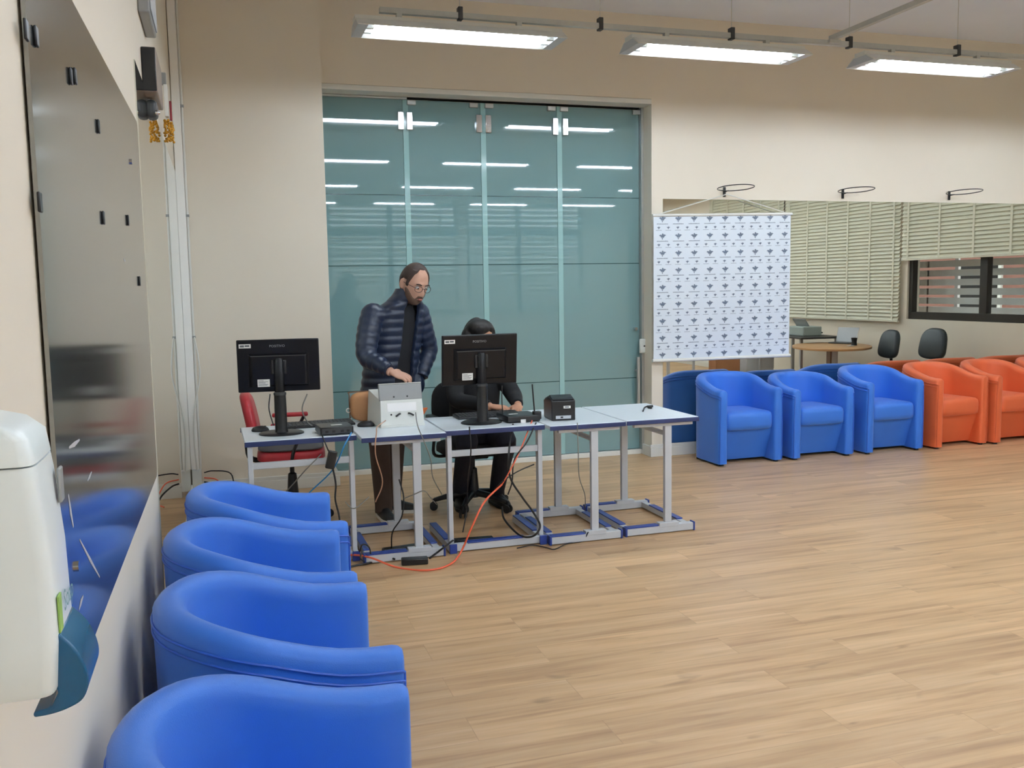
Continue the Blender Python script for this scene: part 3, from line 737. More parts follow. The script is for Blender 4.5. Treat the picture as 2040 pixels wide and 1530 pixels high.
def head_pt(a, t, off=0.0, scale=1.0):
    "a: azimuth (0 = face, + = towards +X), t: latitude; local frame with the face towards -Y"
    cr = math.cos(t)
    if t < 0: cr = cr**(1-.5*sm((math.cos(a)+.35)/.9))
    sx, sy, sz = math.sin(a)*cr, -math.cos(a)*cr, math.sin(t)
    x, y, z = .076*sx, .097*sy, .118*sz
    if z < 0:
        q = -z/.118; x *= 1-.40*q**1.7
        if y > 0: y *= 1-.45*q**1.2
    if y < 0: y *= 1-.10*g_(x,.09)*g_(z-.03,.06)
    if y > 0 and z > 0: y *= 1.04
    f = max(0, -sy)
    y -= f*(.020*g_(x,.011)*g_(z+.034,.016)+.013*g_(x,.010)*g_(z+.012,.020)+.006*g_(x,.022)*g_(z+.042,.008))
    y += f*.010*(g_(x-.031,.015)+g_(x+.031,.015))*g_(z-.004,.012)
    y -= f*.005*(g_(x-.030,.02)+g_(x+.030,.02)+g_(x,.015))*g_(z-.024,.008)
    y -= f*.010*g_(x,.024)*g_(z+.104,.016)
    y -= f*(.004*g_(x,.022)*g_(z+.060,.006)+.005*g_(x,.020)*g_(z+.074,.006))
    y += f*.006*g_(x,.022)*g_(z+.067,.0035)
    y -= f*.003*(g_(x-.042,.018)+g_(x+.042,.018))*g_(z+.025,.02)
    n = V((math.sin(a)*math.cos(t)/.076, -math.cos(a)*math.cos(t)/.097, sz/.118)).normalized()
    return (V((x,y,z))+n*off)*scale
def head_mesh(b, M_, offf=None, nu=72, nv=56):
    rr = []
    for i in range(nv+1):
        t = -PI/2+PI*(i+.02)/(nv+.04); row = []
        for j in range(nu):
            a = -PI+2*PI*j/nu; p = head_pt(a, t)
            if offf: p = head_pt(a, t, offf(a, p))
            row.append(M_@p)
        rr.append(row)
    b.rings(rr)
def ears(b, M_):
    for s in (-1,1):
        R3 = (M_.to_3x3() @ Matrix.Rotation(s*rad(-22),3,'Z'))
        b.ell(M_@V((s*.079,.012,-.008)), .009,.019,.031, 14, 10, R3); b.ell(M_@V((s*.077,.008,-.030)), .008,.010,.012, 10, 8, R3)
def hand(b, w, d, n, side, curl=(25,35,25), spread=.05, ln=1.0, thumbin=.3):
    d = V(d).normalized(); n = V(n); n = (n-d*n.dot(d)).normalized(); s = d.cross(n)*side; w = V(w)   # s points to the thumb side
    R3 = Matrix((s,d,n)).transposed()
    b.ell(w+d*.052, .040,.056,.0155, 16, 12, R3); b.ell(w+d*.02, .029,.035,.018, 14, 10, R3); b.ell(w+d*.04+s*.024-n*.006, .018,.034,.015, 12, 8, R3)
    for k,(o,L,r) in enumerate(((.029,.072,.0086),(.010,.080,.0088),(-.009,.074,.0084),(-.027,.058,.0076))):
        p = w+d*.094+s*o-(d*.010 if k == 3 else d*0); dr = (d+s*spread*(1.5-k)).normalized(); pts = [p-d*.03, p]; rs = [r*1.1, r*1.12]; ang = 0
        for q,fr in zip(curl,(.45,.31,.24)):
            ang += rad(q*(1+.12*k)); v = dr*math.cos(ang)-n*math.sin(ang); p = p+v*L*fr*ln; pts.append(p); rs.append(r*(1.0 if fr > .3 else .82))
        b.tube(pts, rs, 10, 3); b.ell(pts[-1], r*.84, r*.84, r*.84, 8, 6)
    p = w+d*.022+s*.028-n*.004; pts = [p-s*.012, p]; v0 = (d*.62+s*.75-n*.25).normalized(); p1 = p+v0*.036; v1 = (d*.9+s*.15-n*thumbin*1.4).normalized(); p2 = p1+v1*.030; p3 = p2+v1*.024
    b.tube([pts[0],p,p1,p2,p3],[.014,.0135,.0105,.0098,.008],10,3); b.ell(p3,.0082,.0082,.0082,8,6)
def quilt_tube(b, pts, radii, pitch, amp, n=24, sub=10, phase=0.0):
    Q = cat_rom(pts, sub); L = 0; out = []; rs = []
    for i,p in enumerate(Q):
        if i: L += (Q[i]-Q[i-1]).length
        u = i/(len(Q)-1)*(len(radii)-1); k = min(int(u), len(radii)-2); r = radii[k]+(radii[k+1]-radii[k])*(u-k)
        rs.append(r+amp*(abs(math.sin(PI*(L/pitch+phase)))-.5)); out.append(p)
    b.tube(out, rs, n, 1)

# --- standing man -----------------------------------------------------------
man = thing('person', 'standing bearded man with glasses in a navy quilted jacket, reaching to the tablet', 'person', (1.10,6.42,0))
O = V((1.10,6.42,0))
mf = V((.46,-.888,0)).normalized(); ms = V((.888,.46,0)).normalized()     # forward, towards his left
def W(x,y,z): return V((x,y,z))-O
spine = [(.90,1.105,6.44),(1.00,1.115,6.435),(1.12,1.13,6.43),(1.24,1.15,6.42),(1.34,1.165,6.405),(1.42,1.18,6.385),(1.47,1.195,6.37),(1.52,1.215,6.35),(1.60,1.25,6.32)]
def sp(z):
    for (z0,x0,y0),(z1,x1,y1) in zip(spine,spine[1:]):
        if z <= z1: t = (z-z0)/(z1-z0); return W(x0+(x1-x0)*t, y0+(y1-y0)*t, z)
    return W(spine[-1][1],spine[-1][2],z)
def tor(z, tab):
    for a,c in zip(tab,tab[1:]):
        if z <= c[0]: t = (z-a[0])/(c[0]-a[0]); t = max(0,t); return a[1]+(c[1]-a[1])*t, a[2]+(c[2]-a[2])*t
    return tab[-1][1], tab[-1][2]
HT = Matrix.Translation(W(1.272,6.26,1.640)) @ Matrix.Rotation(rad(23),4,'Z') @ Matrix.Rotation(rad(22),4,'X') @ Matrix.Rotation(rad(5),4,'Y') @ Matrix.Scale(1.14,4)
shR, elR, wrR = W(.985,6.30,1.425), W(.925,6.20,1.16), W(1.045,5.99,1.066)
shL, elL, wrL = W(1.340,6.46,1.425), W(1.415,6.50,1.17), W(1.335,6.42,.985)
hipR, hipL = W(1.02,6.40,.90), W(1.19,6.48,.90)
knR, knL = W(1.015,6.35,.50), W(1.145,6.49,.49)
anR, anL = W(1.03,6.36,.09), W(1.125,6.53,.09)
b = MB()
head_mesh(b, HT); ears(b, HT)
b.tube([W(1.19,6.375,1.44), W(1.215,6.35,1.53), W(1.245,6.32,1.60)], [.062,.058,.056], 18, 4)
b.rings([ringv(sp(z), ms*w, mf*d) for z,w,d in ((.86,.14,.10),(1.0,.15,.10),(1.2,.16,.105),(1.35,.165,.10),(1.43,.12,.08),(1.48,.06,.055))])
for sh,el,wr in ((shR,elR,wrR),(shL,elL,wrL)): b.tube([sh,el,wr],[.052,.042,.030],14,5)
for h,k,a in ((hipR,knR,anR),(hipL,knL,anL)): b.tube([h,k,a+V((0,0,-.03))],[.075,.05,.030],14,5)
hd = (V((.84,-.12,-.34))).normalized()
hand(b, wrR+hd*.005, hd, (.2,-.62,.75), -1, (18,36,26), .09, 1.05, .5)
hand(b, wrL, (-.25,.1,-.9), (.8,-.3,.1), 1, (20,25,20))
body = part('body', fuse(b, .0042, 3, .5), SKIN, man, ang=180)
lipm = MB()
# hair, beard, eyes, glasses
def hair_off(a, p):
    aa = abs(math.degrees(a)); z = p.z
    if aa < 28: zl = .096
    elif aa < 52: zl = .096-.03*(aa-28)/24
    elif aa < 66: zl = .066-.056*(aa-52)/14
    elif aa < 76: zl = -.012
    elif aa < 100: zl = .022
    else: zl = .022-.09*sm((aa-100)/30)
    k = sm((z-zl+.008)/.024); return -.006+(.0145-(.004 if z > .09 and aa < 70 else 0))*k
b = MB(); head_mesh(b, HT, hair_off, 96, 72); part('hair', b, HAIRB, man, ang=180)
def beard_off(a, p):
    aa = abs(math.degrees(a)); z = p.z; x = p.x
    zu = -.041 if aa < 12 else (-.040-.020*sm((aa-12)/12) if aa < 24 else -.060+.05*sm((aa-30)/42))
    k = sm((zu-z)/(.009 if aa < 24 else .018))*sm((84-aa)/10)*(1-.95*g_(x,.018)*g_(z+.068,.0085))
    if p.y > .0 and z < -.06: k *= sm((100-aa)/12)
    return -.006+.0115*k
b = MB(); head_mesh(b, HT, beard_off, 96, 72); part('beard', b, BEARD, man, ang=180)
b = MB(); b.ell(HT@V((0,-.0975,-.067)), .019,.006,.0075, 16, 8, HT.to_3x3().normalized()); part('mouth', b, LIP, man)
for s in (-1,1):
    e = MB(); e.ell(HT@V((s*.031,-.078,.003)), .0125,.0125,.0115, 14, 10); ey = part('eye', e, EYEW, man)
    e = MB(); e.ell(HT@V((s*.031+.003,-.0865,-.001)), .006,.006,.006, 10, 8); part('iris', e, EYEB, ey)
    e = MB(); e.tube([HT@V((s*.015,-.094,.020)),HT@V((s*.031,-.0935,.026)),HT@V((s*.048,-.085,.022))],.0040,8,4); part('eyebrow', e, HAIRB, man)
gl = MB()
for s in (-1,1):
    pts = [HT@V((s*.033+.024*math.cos(2*PI*k/24), -.104+.010*abs(math.cos(2*PI*k/24)*.5+.5*s)**2*1.0, -.002+.0175*math.copysign(abs(math.sin(2*PI*k/24))**.75,math.sin(2*PI*k/24)))) for k in range(25)]
    gl.tube(pts, .0019, 6, 1); gl.tube([HT@V((s*.056,-.094,.004)),HT@V((s*.076,-.05,.006)),HT@V((s*.080,.005,.004))],.0018,6,4)
gl.tube([HT@V((-.010,-.105,.002)),HT@V((0,-.108,.005)),HT@V((.010,-.105,.002))],.0019,6,3)
part('glasses', gl, BLACK, man, label='thin dark glasses')
# shirt
b = MB(); tab = [(.84,.165,.12),(1.0,.172,.125),(1.2,.178,.125),(1.35,.18,.115),(1.42,.14,.095),(1.47,.085,.078),(1.505,.066,.066)]
b.rings([ringv(sp(.84+.035*k), ms*tor(.84+.035*k,tab)[0], mf*tor(.84+.035*k,tab)[1]) for k in range(20)])
part('shirt', b, SHIRT, man, ang=180, label='black crew neck shirt')
# jacket: open shell + sleeves + collar, one quilted surface
b = MB(); jt = [(.88,.205,.150),(.98,.200,.150),(1.12,.200,.148),(1.26,.205,.145),(1.36,.212,.135),(1.43,.205,.125),(1.48,.170,.112),(1.525,.125,.102),(1.565,.098,.098),(1.62,.090,.094)]
rows = []
for k in range(93):
    z = .88+k*.0079; w,d = tor(z,jt); q = .008*(abs(math.sin(PI*(z-.88)/.058))-.4) if z < 1.53 else .0
    gap = rad(15+7*sm((1.2-z)/.3)+4*sm((z-1.40)/.08)); n = 40; ro = []; ri = []
    for j in range(n+1):
        a = gap+(2*PI-2*gap)*j/n-0.10; c = sp(z); x, y = math.sin(a), math.cos(a)
        x = math.copysign(abs(x)**.85,x); y = math.copysign(abs(y)**.85,y)
        ro.append(c+ms*(-x*(w+q))+mf*(y*(d+q))); ri.append(c+ms*(-x*(w-.026))+mf*(y*(d-.026)))
    rows.append(ro+ri[::-1])
b.rings(rows)
quilt_tube(b, [shR-ms*-.03, shR, (shR+elR)/2+V((-.012,.0,0)), elR, (elR+wrR)/2, wrR-(wrR-elR).normalized()*.01], [.070,.080,.078,.068,.056,.044], .056, .006)
quilt_tube(b, [shL-ms*.03, shL, (shL+elL)/2, elL, (elL+wrL)/2, wrL], [.070,.076,.072,.062,.056,.05], .056, .006)
b.ell(shR+V((.025,.0,.0)),.085,.085,.075,18,12); b.ell(shL+V((-.025,0,.0)),.082,.082,.072,18,12)
b.ell(wrL+V((-.04,.02,-.05)),.07,.075,.09,18,14)
part('jacket', fuse(b, .0052, 2, .4), JACKET, man, ang=180, label='navy quilted puffer jacket, open at the front')
# trousers and shoes
b = MB(); b.rings([ringv(sp(.90)+V((0,0,z-.90)), ms*w, mf*d) for z,w,d in ((.98,.165,.12),(.90,.175,.13),(.82,.17,.125),(.78,.13,.10))])
for h,k,a in ((hipR,knR,anR),(hipL,knL,anL)): b.tube([h+V((0,0,-.02)),(h+k)/2,k,(k+a)/2,a+V((0,0,.01)),a+V((0,-.01,-.045))],[.098,.088,.072,.066,.060,.064],18,5)
part('trousers', fuse(b, .007, 4, .5), TROU, man, ang=180)
def shoe(par, an, d, sole, up):
    d = V(d).normalized(); s = V((d.y,-d.x,0)); a = V((an.x,an.y,0)); z0 = an.z-.09
    def ring(t, w, z, e=.8): return [a+d*(t+0)+s*0+s*(w*math.copysign(abs(math.cos(q))**e,math.cos(q)))+V((0,0,z0+.022+z*max(0,math.sin(q)))) for q in [PI*k/12 for k in range(13)]]
    b = MB(); b.rings([ring(-.085,.022,.045),ring(-.075,.032,.065),ring(-.03,.037,.088),ring(.03,.040,.080),ring(.09,.045,.055),ring(.14,.044,.042),ring(.175,.032,.032),ring(.19,.012,.018)])
    part('shoe', b, up, par, ang=70)
    b = MB(); out = [(-.092,.020),(-.085,.034),(-.03,.040),(.03,.042),(.09,.048),(.14,.047),(.18,.034),(.196,.010)]
    pl = [a+d*t+s*w for t,w in out]+[a+d*t-s*w for t,w in out[::-1]]
    b.rings([[p+V((0,0,z0)) for p in pl],[p+V((0,0,z0+.026)) for p in pl]]); part('sole', b, sole, par, bevel=.004)
shoe(man, anR, (.12,-1,0), WHITE, SHOE); shoe(man, anL, (1,-.42,0), WHITE, SHOE)

# --- office chair of the seated woman --------------------------------------
def star_chair(label, cat, loc, rz, seatz, seatm, backm, arms, backz=(.62,.95), pads=None, w=.24):
    r = thing('office_chair', label, cat, loc, rz)
    for k in range(5):
        a = 2*PI*k/5+.35; c, s = math.cos(a), math.sin(a)
        l = part('leg', MB().tube([(.03*c,.03*s,.12),(.16*c,.16*s,.105),(.285*c,.285*s,.075)],[.026,.022,.016],10,4), BLACK, r)
        b = MB(); x, y = .29*c, .29*s
        for q in (-.014,.014): b.cyl((x-s*q-s*.008*math.copysign(1,q),y+c*q+c*.008*math.copysign(1,q),.029),(x-s*q,y+c*q,.029),.029,n=18)
        b.cyl((x,y,.03),(x,y,.085),.008,n=8); part('castor', b, RUB, l)
    part('gas_column', MB().lathe([(.045,.09),(.042,.14),(.030,.30),(.016,.31),(.016,seatz-.06)],n=20), BLACK, r)
    part('mechanism', MB().box(-.09,-.10,seatz-.085,.09,.10,seatz-.05), BLACK, r, bevel=.01)
    def pad(cx,cy,z0,z1,hx,hy,e=.5,n=36):
        rr = []
        for z,q in ((z0,.9),(z0+.012,1),((z0+z1)/2,1.0),(z1-.015,.98),(z1,.86)): rr.append([(cx+hx*q*math.copysign(abs(math.cos(2*PI*k/n))**e,math.cos(2*PI*k/n)), cy+hy*q*math.copysign(abs(math.sin(2*PI*k/n))**e,math.sin(2*PI*k/n)), z) for k in range(n)])
        return rr
    b = MB(); b.rings(pad(0,0,seatz-.05,seatz+.03,w,.235)); part('seat', b, seatm, r, ang=60)
    if pads: b = MB(); b.rings(pad(0,0,seatz+.028,seatz+.045,w*.97,.228)); part('seat_top', b, pads, r, ang=60, label='grey seat cover')
    part('back_bar', MB().tube([(0,.08,seatz-.07),(0,.27,seatz-.05),(0,.30,seatz+.06),(0,.285,backz[0]+.1)],.02,10,4), BLACK, r)
    b = MB(); rr = []; n = 36; zc, hz = (backz[0]+backz[1])/2, (backz[1]-backz[0])/2
    for y,q in ((.30,.86),(.29,.97),(.262,1.0),(.238,.96),(.226,.84)):
        ring = []
        for k in range(n):
            c, s = math.cos(2*PI*k/n), math.sin(2*PI*k/n); x = w*.93*q*math.copysign(abs(c)**.62,c)*(1-.16*s); z = zc+hz*q*math.copysign(abs(s)**.62,s)
            ring.append((x, y+.03*(z-zc)/hz-.25*x*x+.012, z))
        rr.append(ring)
    b.rings(rr); part('backrest', b, backm, r, ang=60)
    if arms:
        for s in (-1,1):
            part('armrest', MB().box(s*(w+.045)-.028,-.13,seatz+.205,s*(w+.045)+.028,.13,seatz+.235), arms, r, bevel=.012, seg=3)
            part('arm_support', MB().tube([(s*.14,0,seatz-.055),(s*(w+.04),0,seatz-.05),(s*(w+.055),-.02,seatz+.05),(s*(w+.045),-.10,seatz+.205)],.012,8,4), BLACK, r)
    return r
star_chair('black swivel chair the seated person sits on', 'office chair', (1.70,6.42,0), rad(4), .465, FABG if 0 else KNIT, KNIT, BLACK, (.60,.92))
rc = star_chair('red swivel chair with grey seat behind the left desk', 'office chair', (.44,6.72,0), rad(86), .47, RED, RED, RED, (.56,.90), FABG)
star_chair('dark office chair beside the beech table, the one closer to the table in the mirror', 'office chair', (8.22,5.27,0), rad(-80), .46, KNIT, mat('dark_vinyl',(38,48,54),.4,noise=.05), None, (.58,.96))
star_chair('dark office chair under the dark framed window, away from the table in the mirror', 'office chair', (8.22,6.10,0), rad(-88), .47, KNIT, MATS['dark_vinyl'], None, (.62,1.01))

# --- seated woman -----------------------------------------------------------
wo = thing('person', 'seated person in black with dark hair, hidden behind the middle monitor', 'person', (1.72,6.40,0))
O = V((1.72,6.40,0))
HW = Matrix.Translation(W(1.735,6.275,1.250)) @ Matrix.Rotation(rad(28),4,'Z') @ Matrix.Rotation(rad(26),4,'X') @ Matrix.Scale(.98,4)
sR, sL = W(1.555,6.40,1.03), W(1.885,6.40,1.03)
eR, eL = W(1.545,6.22,.83), W(1.965,6.25,.84)
wR, wL = W(1.735,6.035,.795), W(1.935,6.055,.79)
hR, hL = W(1.62,6.42,.53), W(1.81,6.42,.53)
kR, kL = W(1.585,6.13,.545), W(1.865,6.13,.545)
aR, aL = W(1.615,6.50,.10), W(1.895,6.48,.10)
b = MB(); head_mesh(b, HW); ears(b, HW)
b.tube([W(1.725,6.38,1.05),W(1.73,6.34,1.12),W(1.733,6.305,1.18)],[.056,.050,.048],16,4)
b.rings([ringv(W(1.72,y,z),V((w,0,0)),V((0,d,0))) for z,y,w,d in ((.50,6.43,.15,.11),(.65,6.43,.13,.095),(.80,6.42,.13,.095),(.95,6.41,.15,.10),(1.04,6.40,.11,.07),(1.09,6.38,.055,.05))])
for s,e,w_ in ((sR,eR,wR),(sL,eL,wL)): b.tube([s,e,w_],[.046,.038,.027],14,5)
for h,k,a in ((hR,kR,aR),(hL,kL,aL)): b.tube([h,k,a+V((0,0,-.03))],[.075,.050,.028],14,5)
hand(b, wR, (.85,-.40,-.10), (.1,-.25,1), -1, (35,45,30), .04, .92, .4)
hand(b, wL, (-.35,-.85,-.12), (0,-.1,1), 1, (30,40,30), .04, .92, .3)
part('body', fuse(b, .0045, 3, .5), SKIN2, wo, ang=180)
def whair(a, p):
    aa = abs(math.degrees(a)); z = p.z
    zl = .070+.012*(1-sm(aa/30)) if aa < 40 else (.062-.16*sm((aa-40)/30))
    k = sm((z-zl)/.02); return -.008+.032*k
b = MB(); head_mesh(b, HW, whair, 72, 56); b.ell(HW@V((0,.085,.01)),.085,.055,.11,20,14,HW.to_3x3().normalized()); b.ell(HW@V((-.075,.03,-.03)),.058,.07,.10,16,12); b.ell(HW@V((-.03,.02,.075)),.085,.095,.06,18,12)
b.ell(HW@V((.07,.05,-.06)),.045,.06,.09,16,12); part('hair', fuse(b,.006,3,.5), HAIRK, wo, ang=180)
for s in (-1,1):
    e = MB(); e.ell(HW@V((s*.031,-.079,.003)),.0125,.0125,.0115,14,10); ey = part('eye', e, EYEW, wo)
    e = MB(); e.ell(HW@V((s*.031,-.0875,-.003)),.006,.006,.006,10,8); part('iris', e, EYEB, ey)
b = MB(); b.ell(HW@V((0,-.0965,-.067)),.018,.006,.007,14,8,HW.to_3x3().normalized()); part('mouth', b, LIP, wo)
b = MB(); b.rings([ringv(W(1.72,y,z),V((w,0,0)),V((0,d,0))) for z,y,w,d in ((.485,6.43,.20,.15),(.60,6.43,.185,.145),(.75,6.42,.18,.14),(.90,6.41,.19,.14),(1.0,6.40,.19,.12),(1.06,6.39,.13,.09),(1.10,6.375,.072,.07),(1.115,6.37,.066,.064))])
for s,e,w_ in ((sR,eR,wR),(sL,eL,wL)): b.tube([s,(s+e)/2,e,(e+w_)/2,w_-(w_-e).normalized()*.015],[.072,.066,.060,.050,.040],18,5); b.ell(s,.075,.075,.065,16,12)
part('jumper', fuse(b,.006,4,.5), KNIT, wo, ang=180, label='black long sleeved jumper')
b = MB(); b.rings([ringv(W(1.715,y,z),V((w,0,0)),V((0,d,0))) for z,y,w,d in ((.50,6.42,.19,.17),(.56,6.42,.195,.17),(.62,6.43,.175,.14))])
for h,k,a in ((hR,kR,aR),(hL,kL,aL)): b.tube([h,(h+k)/2,k+V((0,-.0,-.01)),(k+a)/2,a+V((0,0,.0)),a+V((0,-.01,-.03))],[.098,.088,.076,.066,.055,.056],18,5)
part('trousers', fuse(b,.007,4,.5), NAVYT, wo, ang=180)
shoe(wo, aR+V((0,0,-.01)), (-.1,-1,0), SHOE, SHOE); shoe(wo, aL+V((0,0,-.01)), (.15,-1,0), SHOE, SHOE)

# ------------------------------------------------------------------ cables and power bits
def cable(pts, r, m, lab, name='cable', n=8): solo(name, MB().tube(pts, r, n, 7), m, lab, 'cable')
q = lambda px,py,y: tuple(P(px,py,y=y)); fl = lambda px,py,z=.006: tuple(P(px,py,z=z))
cable([q(700,862,5.44), q(686,888,5.34), q(672,920,5.38), q(655,945,5.42), (.40,5.52,.35),(.30,5.6,.12),(.25,5.7,.008)], .0042, CBLU, 'bright blue network cable hanging from the mini computer')
cable([q(1000,965,5.35), q(965,1000,5.27), q(940,1050,5.22), fl(918,1100,.03), fl(895,1125,.008), fl(850,1136), fl(790,1130), fl(735,1110,.05), fl(690,1106,.03),(.45,5.5,.008)], .0058, CORG, 'orange cable sweeping in a long curve over the desk feet')
cable([q(1060,838,5.46), q(1035,900,5.30), q(1012,945,5.28), q(1000,965,5.30)], .004, CORG, 'short orange cable falling behind the middle desk rail')
cable([q(1022,845,5.44), q(1014,900,5.31), q(1016,950,5.30), q(1040,990,5.29), q(1062,1020,5.27), q(1076,1048,5.24), q(1062,1068,5.24), q(1035,1066,5.4), q(1005,1035,5.6), q(1000,1010,5.7)], .0065, CBLK, 'thick black cable making a loop beside the middle desk leg')
cable([q(935,850,5.33), q(938,900,5.31), q(932,960,5.4), q(930,1015,5.5), q(922,1060,5.4)], .0042, CBLK, 'black cable hanging straight below the middle monitor')
cable([q(828,822,5.62), q(832,848,5.30), q(845,880,5.24), q(858,915,5.24), q(862,950,5.3), q(880,985,5.4)], .0032, CGRY, 'thin grey cable from the white box falling past the desk leg')
cable([q(768,838,5.61), q(752,850,5.40), q(750,862,5.28), q(748,905,5.30), q(762,960,5.4), q(748,1000,5.45)], .0036, CPNK, 'beige cable hanging under the white box desk')
cable([q(1150,842,5.29), q(1152,900,5.27), q(1154,950,5.3), q(1165,985,5.35), q(1166,1010,5.4)], .0032, CGRY, 'thin cable hanging below the receipt printer')
cable([q(1172,1060,5.29), fl(1160,1078), fl(1130,1083), fl(1105,1094), fl(1085,1090), fl(1060,1086), fl(1030,1092)], .0035, CBLK, 'thin black cable lying on the floor by the fourth desk')
cable([q(1068,842,5.40), q(1050,880,5.30), q(1025,915,5.29), q(1020,960,5.3), q(1012,985,5.35)], .0045, CBLK, 'black cable slanting from the router antenna corner')
cable([q(1064,925,5.32), q(1030,940,5.3), q(1000,960,5.29), q(985,975,5.33)], .004, CBLK, 'black cable crossing the orange one under the middle desk')
cable([q(612,785,5.64), q(602,815,5.62), q(612,840,5.68),(.52,5.85,ZT+.006)], .004, CGRY, 'cable curving down from the left monitor to the desk')
cable([q(538,785,5.64), q(536,815,5.62), q(545,848,5.60)], .0035, CBLK, 'cable dropping from the left monitor to its stand')
cable([q(1000,768,5.55), q(1000,800,5.53), q(1002,826,5.54)], .0038, CBLK, 'cable dropping from the middle monitor to the router')
cable([q(642,868,5.42), q(650,888,5.38), q(656,902,5.38)], .004, CBLK, 'black lead from the mini computer to the power brick')
solo('power_brick', MB().obb(P(660,916,y=5.37),.052,.035,.105,Matrix.Rotation(rad(14),3,'Y')), BLACK, 'black power brick hanging from the left desk', 'power brick', bevel=.006)
cable([q(663,932,5.37), q(669,965,5.36), q(668,995,5.36), q(676,1030,5.36), q(680,1075,5.36)], .0055, CBLK, 'black cable hanging from the power brick to the floor')
cable([q(640,905,5.40), q(610,935,5.42), q(588,960,5.5), q(560,990,5.7)], .0035, CGRY, 'grey cable hanging under the left desk')
solo('power_adapter', MB().obb(fl(826,1117,.02),.155,.062,.036,Matrix.Rotation(rad(-8),3,'Z')), BLACK, 'black power adapter on the floor by the orange cable', 'power adapter', bevel=.006)
cable([fl(786,1114,.02), fl(770,1108,.015), fl(740,1120,.01), fl(712,1126,.01), fl(690,1130,.008)], .006, CBLK, 'black lead from the floor adapter to the left')
cable([fl(856,1112,.02), fl(872,1100,.03), fl(885,1090,.065), (1.3,5.40,.07),(1.36,5.55,.03)], .006, CBLK, 'black lead from the floor adapter over the desk foot')
solo('power_strip', MB().obb((.98,5.47,.022),.22,.055,.042,Matrix.Rotation(rad(8),3,'Z')), BLACK, 'black power strip behind the second desk foot', 'power strip', bevel=.006)
solo('power_strip', MB().obb((1.45,5.50,.022),.25,.055,.042,Matrix.Rotation(rad(-6),3,'Z')), BLACK, 'black power strip behind the middle desk floor bar', 'power strip', bevel=.006)
cable([fl(716,1100,.05), fl(722,1085,.12), fl(735,1090,.12), fl(738,1108,.04), fl(728,1118,.02), fl(718,1112,.05), fl(722,1096,.09)], .0045, CBLK, 'small coil of black cable at the left desk foot')
cable([q(688,1000,5.38), q(700,1012,5.34), q(712,1010,5.33), q(735,990,5.4)], .0032, CGRY, 'grey cable sagging between the first two desks')
cable([q(805,993,5.35), q(825,985,5.3), q(845,978,5.27), q(858,992,5.33), q(870,1005,5.5)], .003, CGRY, 'thin grey cable looped round the second desk leg')
cable([q(795,955,5.4), q(804,990,5.36), q(800,1030,5.33), q(782,1060,5.36), fl(780,1095,.03)], .0042, CBLK, 'black cable falling beside the second desk leg')

# ------------------------------------------------------------------ banner and hoops on the back wall
TL, TR, BR, BL = P(1302,430,y=7.72), P(1575.5,427,y=7.72), P(1571.5,708,y=7.735), P(1302,719,y=7.735)
bn = thing('banner', 'white hanging banner printed all over with small grey bird emblems', 'banner', tuple((BL+BR)/2)); OB = (BL+BR)/2
def bp_(u, v, o=0.0):
    a = TL+(TR-TL)*u; c = BL+(BR-BL)*u; return a+(c-a)*v+V((0,o-.012*math.sin(PI*v)*math.sin(PI*u),0))-OB
b = MB(); n = 16
fr = [bp_(i/n,j/n) for j in range(n+1) for i in range(n+1)]; bk = [p+V((0,.002,0)) for p in fr]; N_ = (n+1)**2
b.add(fr+bk, [(j*(n+1)+i,j*(n+1)+i+1,(j+1)*(n+1)+i+1,(j+1)*(n+1)+i) for j in range(n) for i in range(n)]+[(N_+j*(n+1)+i,N_+(j+1)*(n+1)+i,N_+(j+1)*(n+1)+i+1,N_+j*(n+1)+i+1) for j in range(n) for i in range(n)])
part('sheet', b, BANNER, bn, ang=180)
WB, HB = (TR-TL).length, (BL-TL).length
wing = [[(-1.0,.18),(-.55,.42),(-.28,.30),(-.12,-.10),(-.22,-.45),(-.62,-.02)],[(-.20,.55),(.02,.72),(.24,.55),(.30,.20),(.05,-.30),(-.10,.0)],
        [(.36,.46),(.62,.40),(1.0,.26),(.66,.06),(.42,-.22),(.10,-.55),(.22,-.05)],[(-.24,-.52),(.0,-.36),(.08,-.60),(-.02,-.92)],[(-.34,.22),(-.06,.34),(.34,.30),(.30,-.1),(.02,-.42),(-.26,-.2)]]
def emblem(b, u, v, s, cut=None):
    for pl in wing:
        pts = [(u+x*s/WB, v-y*s/HB) for x,y in pl]
        if cut is not None: pts = [(a,max(c,cut)) for a,c in pts]
        b.add([bp_(a,c,-.0016) for a,c in pts],[tuple(range(len(pts)))])
def words(b, u, v, w, h, rnd):
    x = -w/2
    while x < w/2-h*.3:
        l = min(h*rnd.uniform(.55,.9), w/2-x); q0, q1 = u+x/WB, u+(x+l)/WB; hh = h*rnd.uniform(.75,1.0)
        b.add([bp_(q0,v,-.0016),bp_(q1,v,-.0016),bp_(q1,v-hh/HB,-.0016),bp_(q0,v-hh/HB,-.0016)],[(0,1,2,3)]); x += l+h*.35
b = MB()
for r in range(9):
    v = .022+.1175*r
    for c in range(9):
        u = .062+c*.1115; emblem(b,u,v,.036,.004 if r == 0 else None); words(b,u,v+.037,.112,.0085,R_)
    if r < 8:
        for c in range(15): u = .036+c*.0666; emblem(b,u,v+.060,.0175); words(b,u,v+.0785,.058,.0045,R_)
part('emblem_print', b, PRINT, bn, label='rows of grey bird emblems with a line of tiny lettering under each')
ex = (TR-TL).normalized()
part('top_bar', MB().tube([TL-OB-ex*.012+V((0,0,.004)), TR-OB+ex*.012+V((0,0,.004))], .013, 12, 1), WHITE, bn)
ex2 = (BR-BL).normalized(); part('bottom_bar', MB().tube([BL-OB-ex2*.012, BR-OB+ex2*.012], .016, 12, 1), WHITE, bn)
top = V((4.545,7.735,2.43))
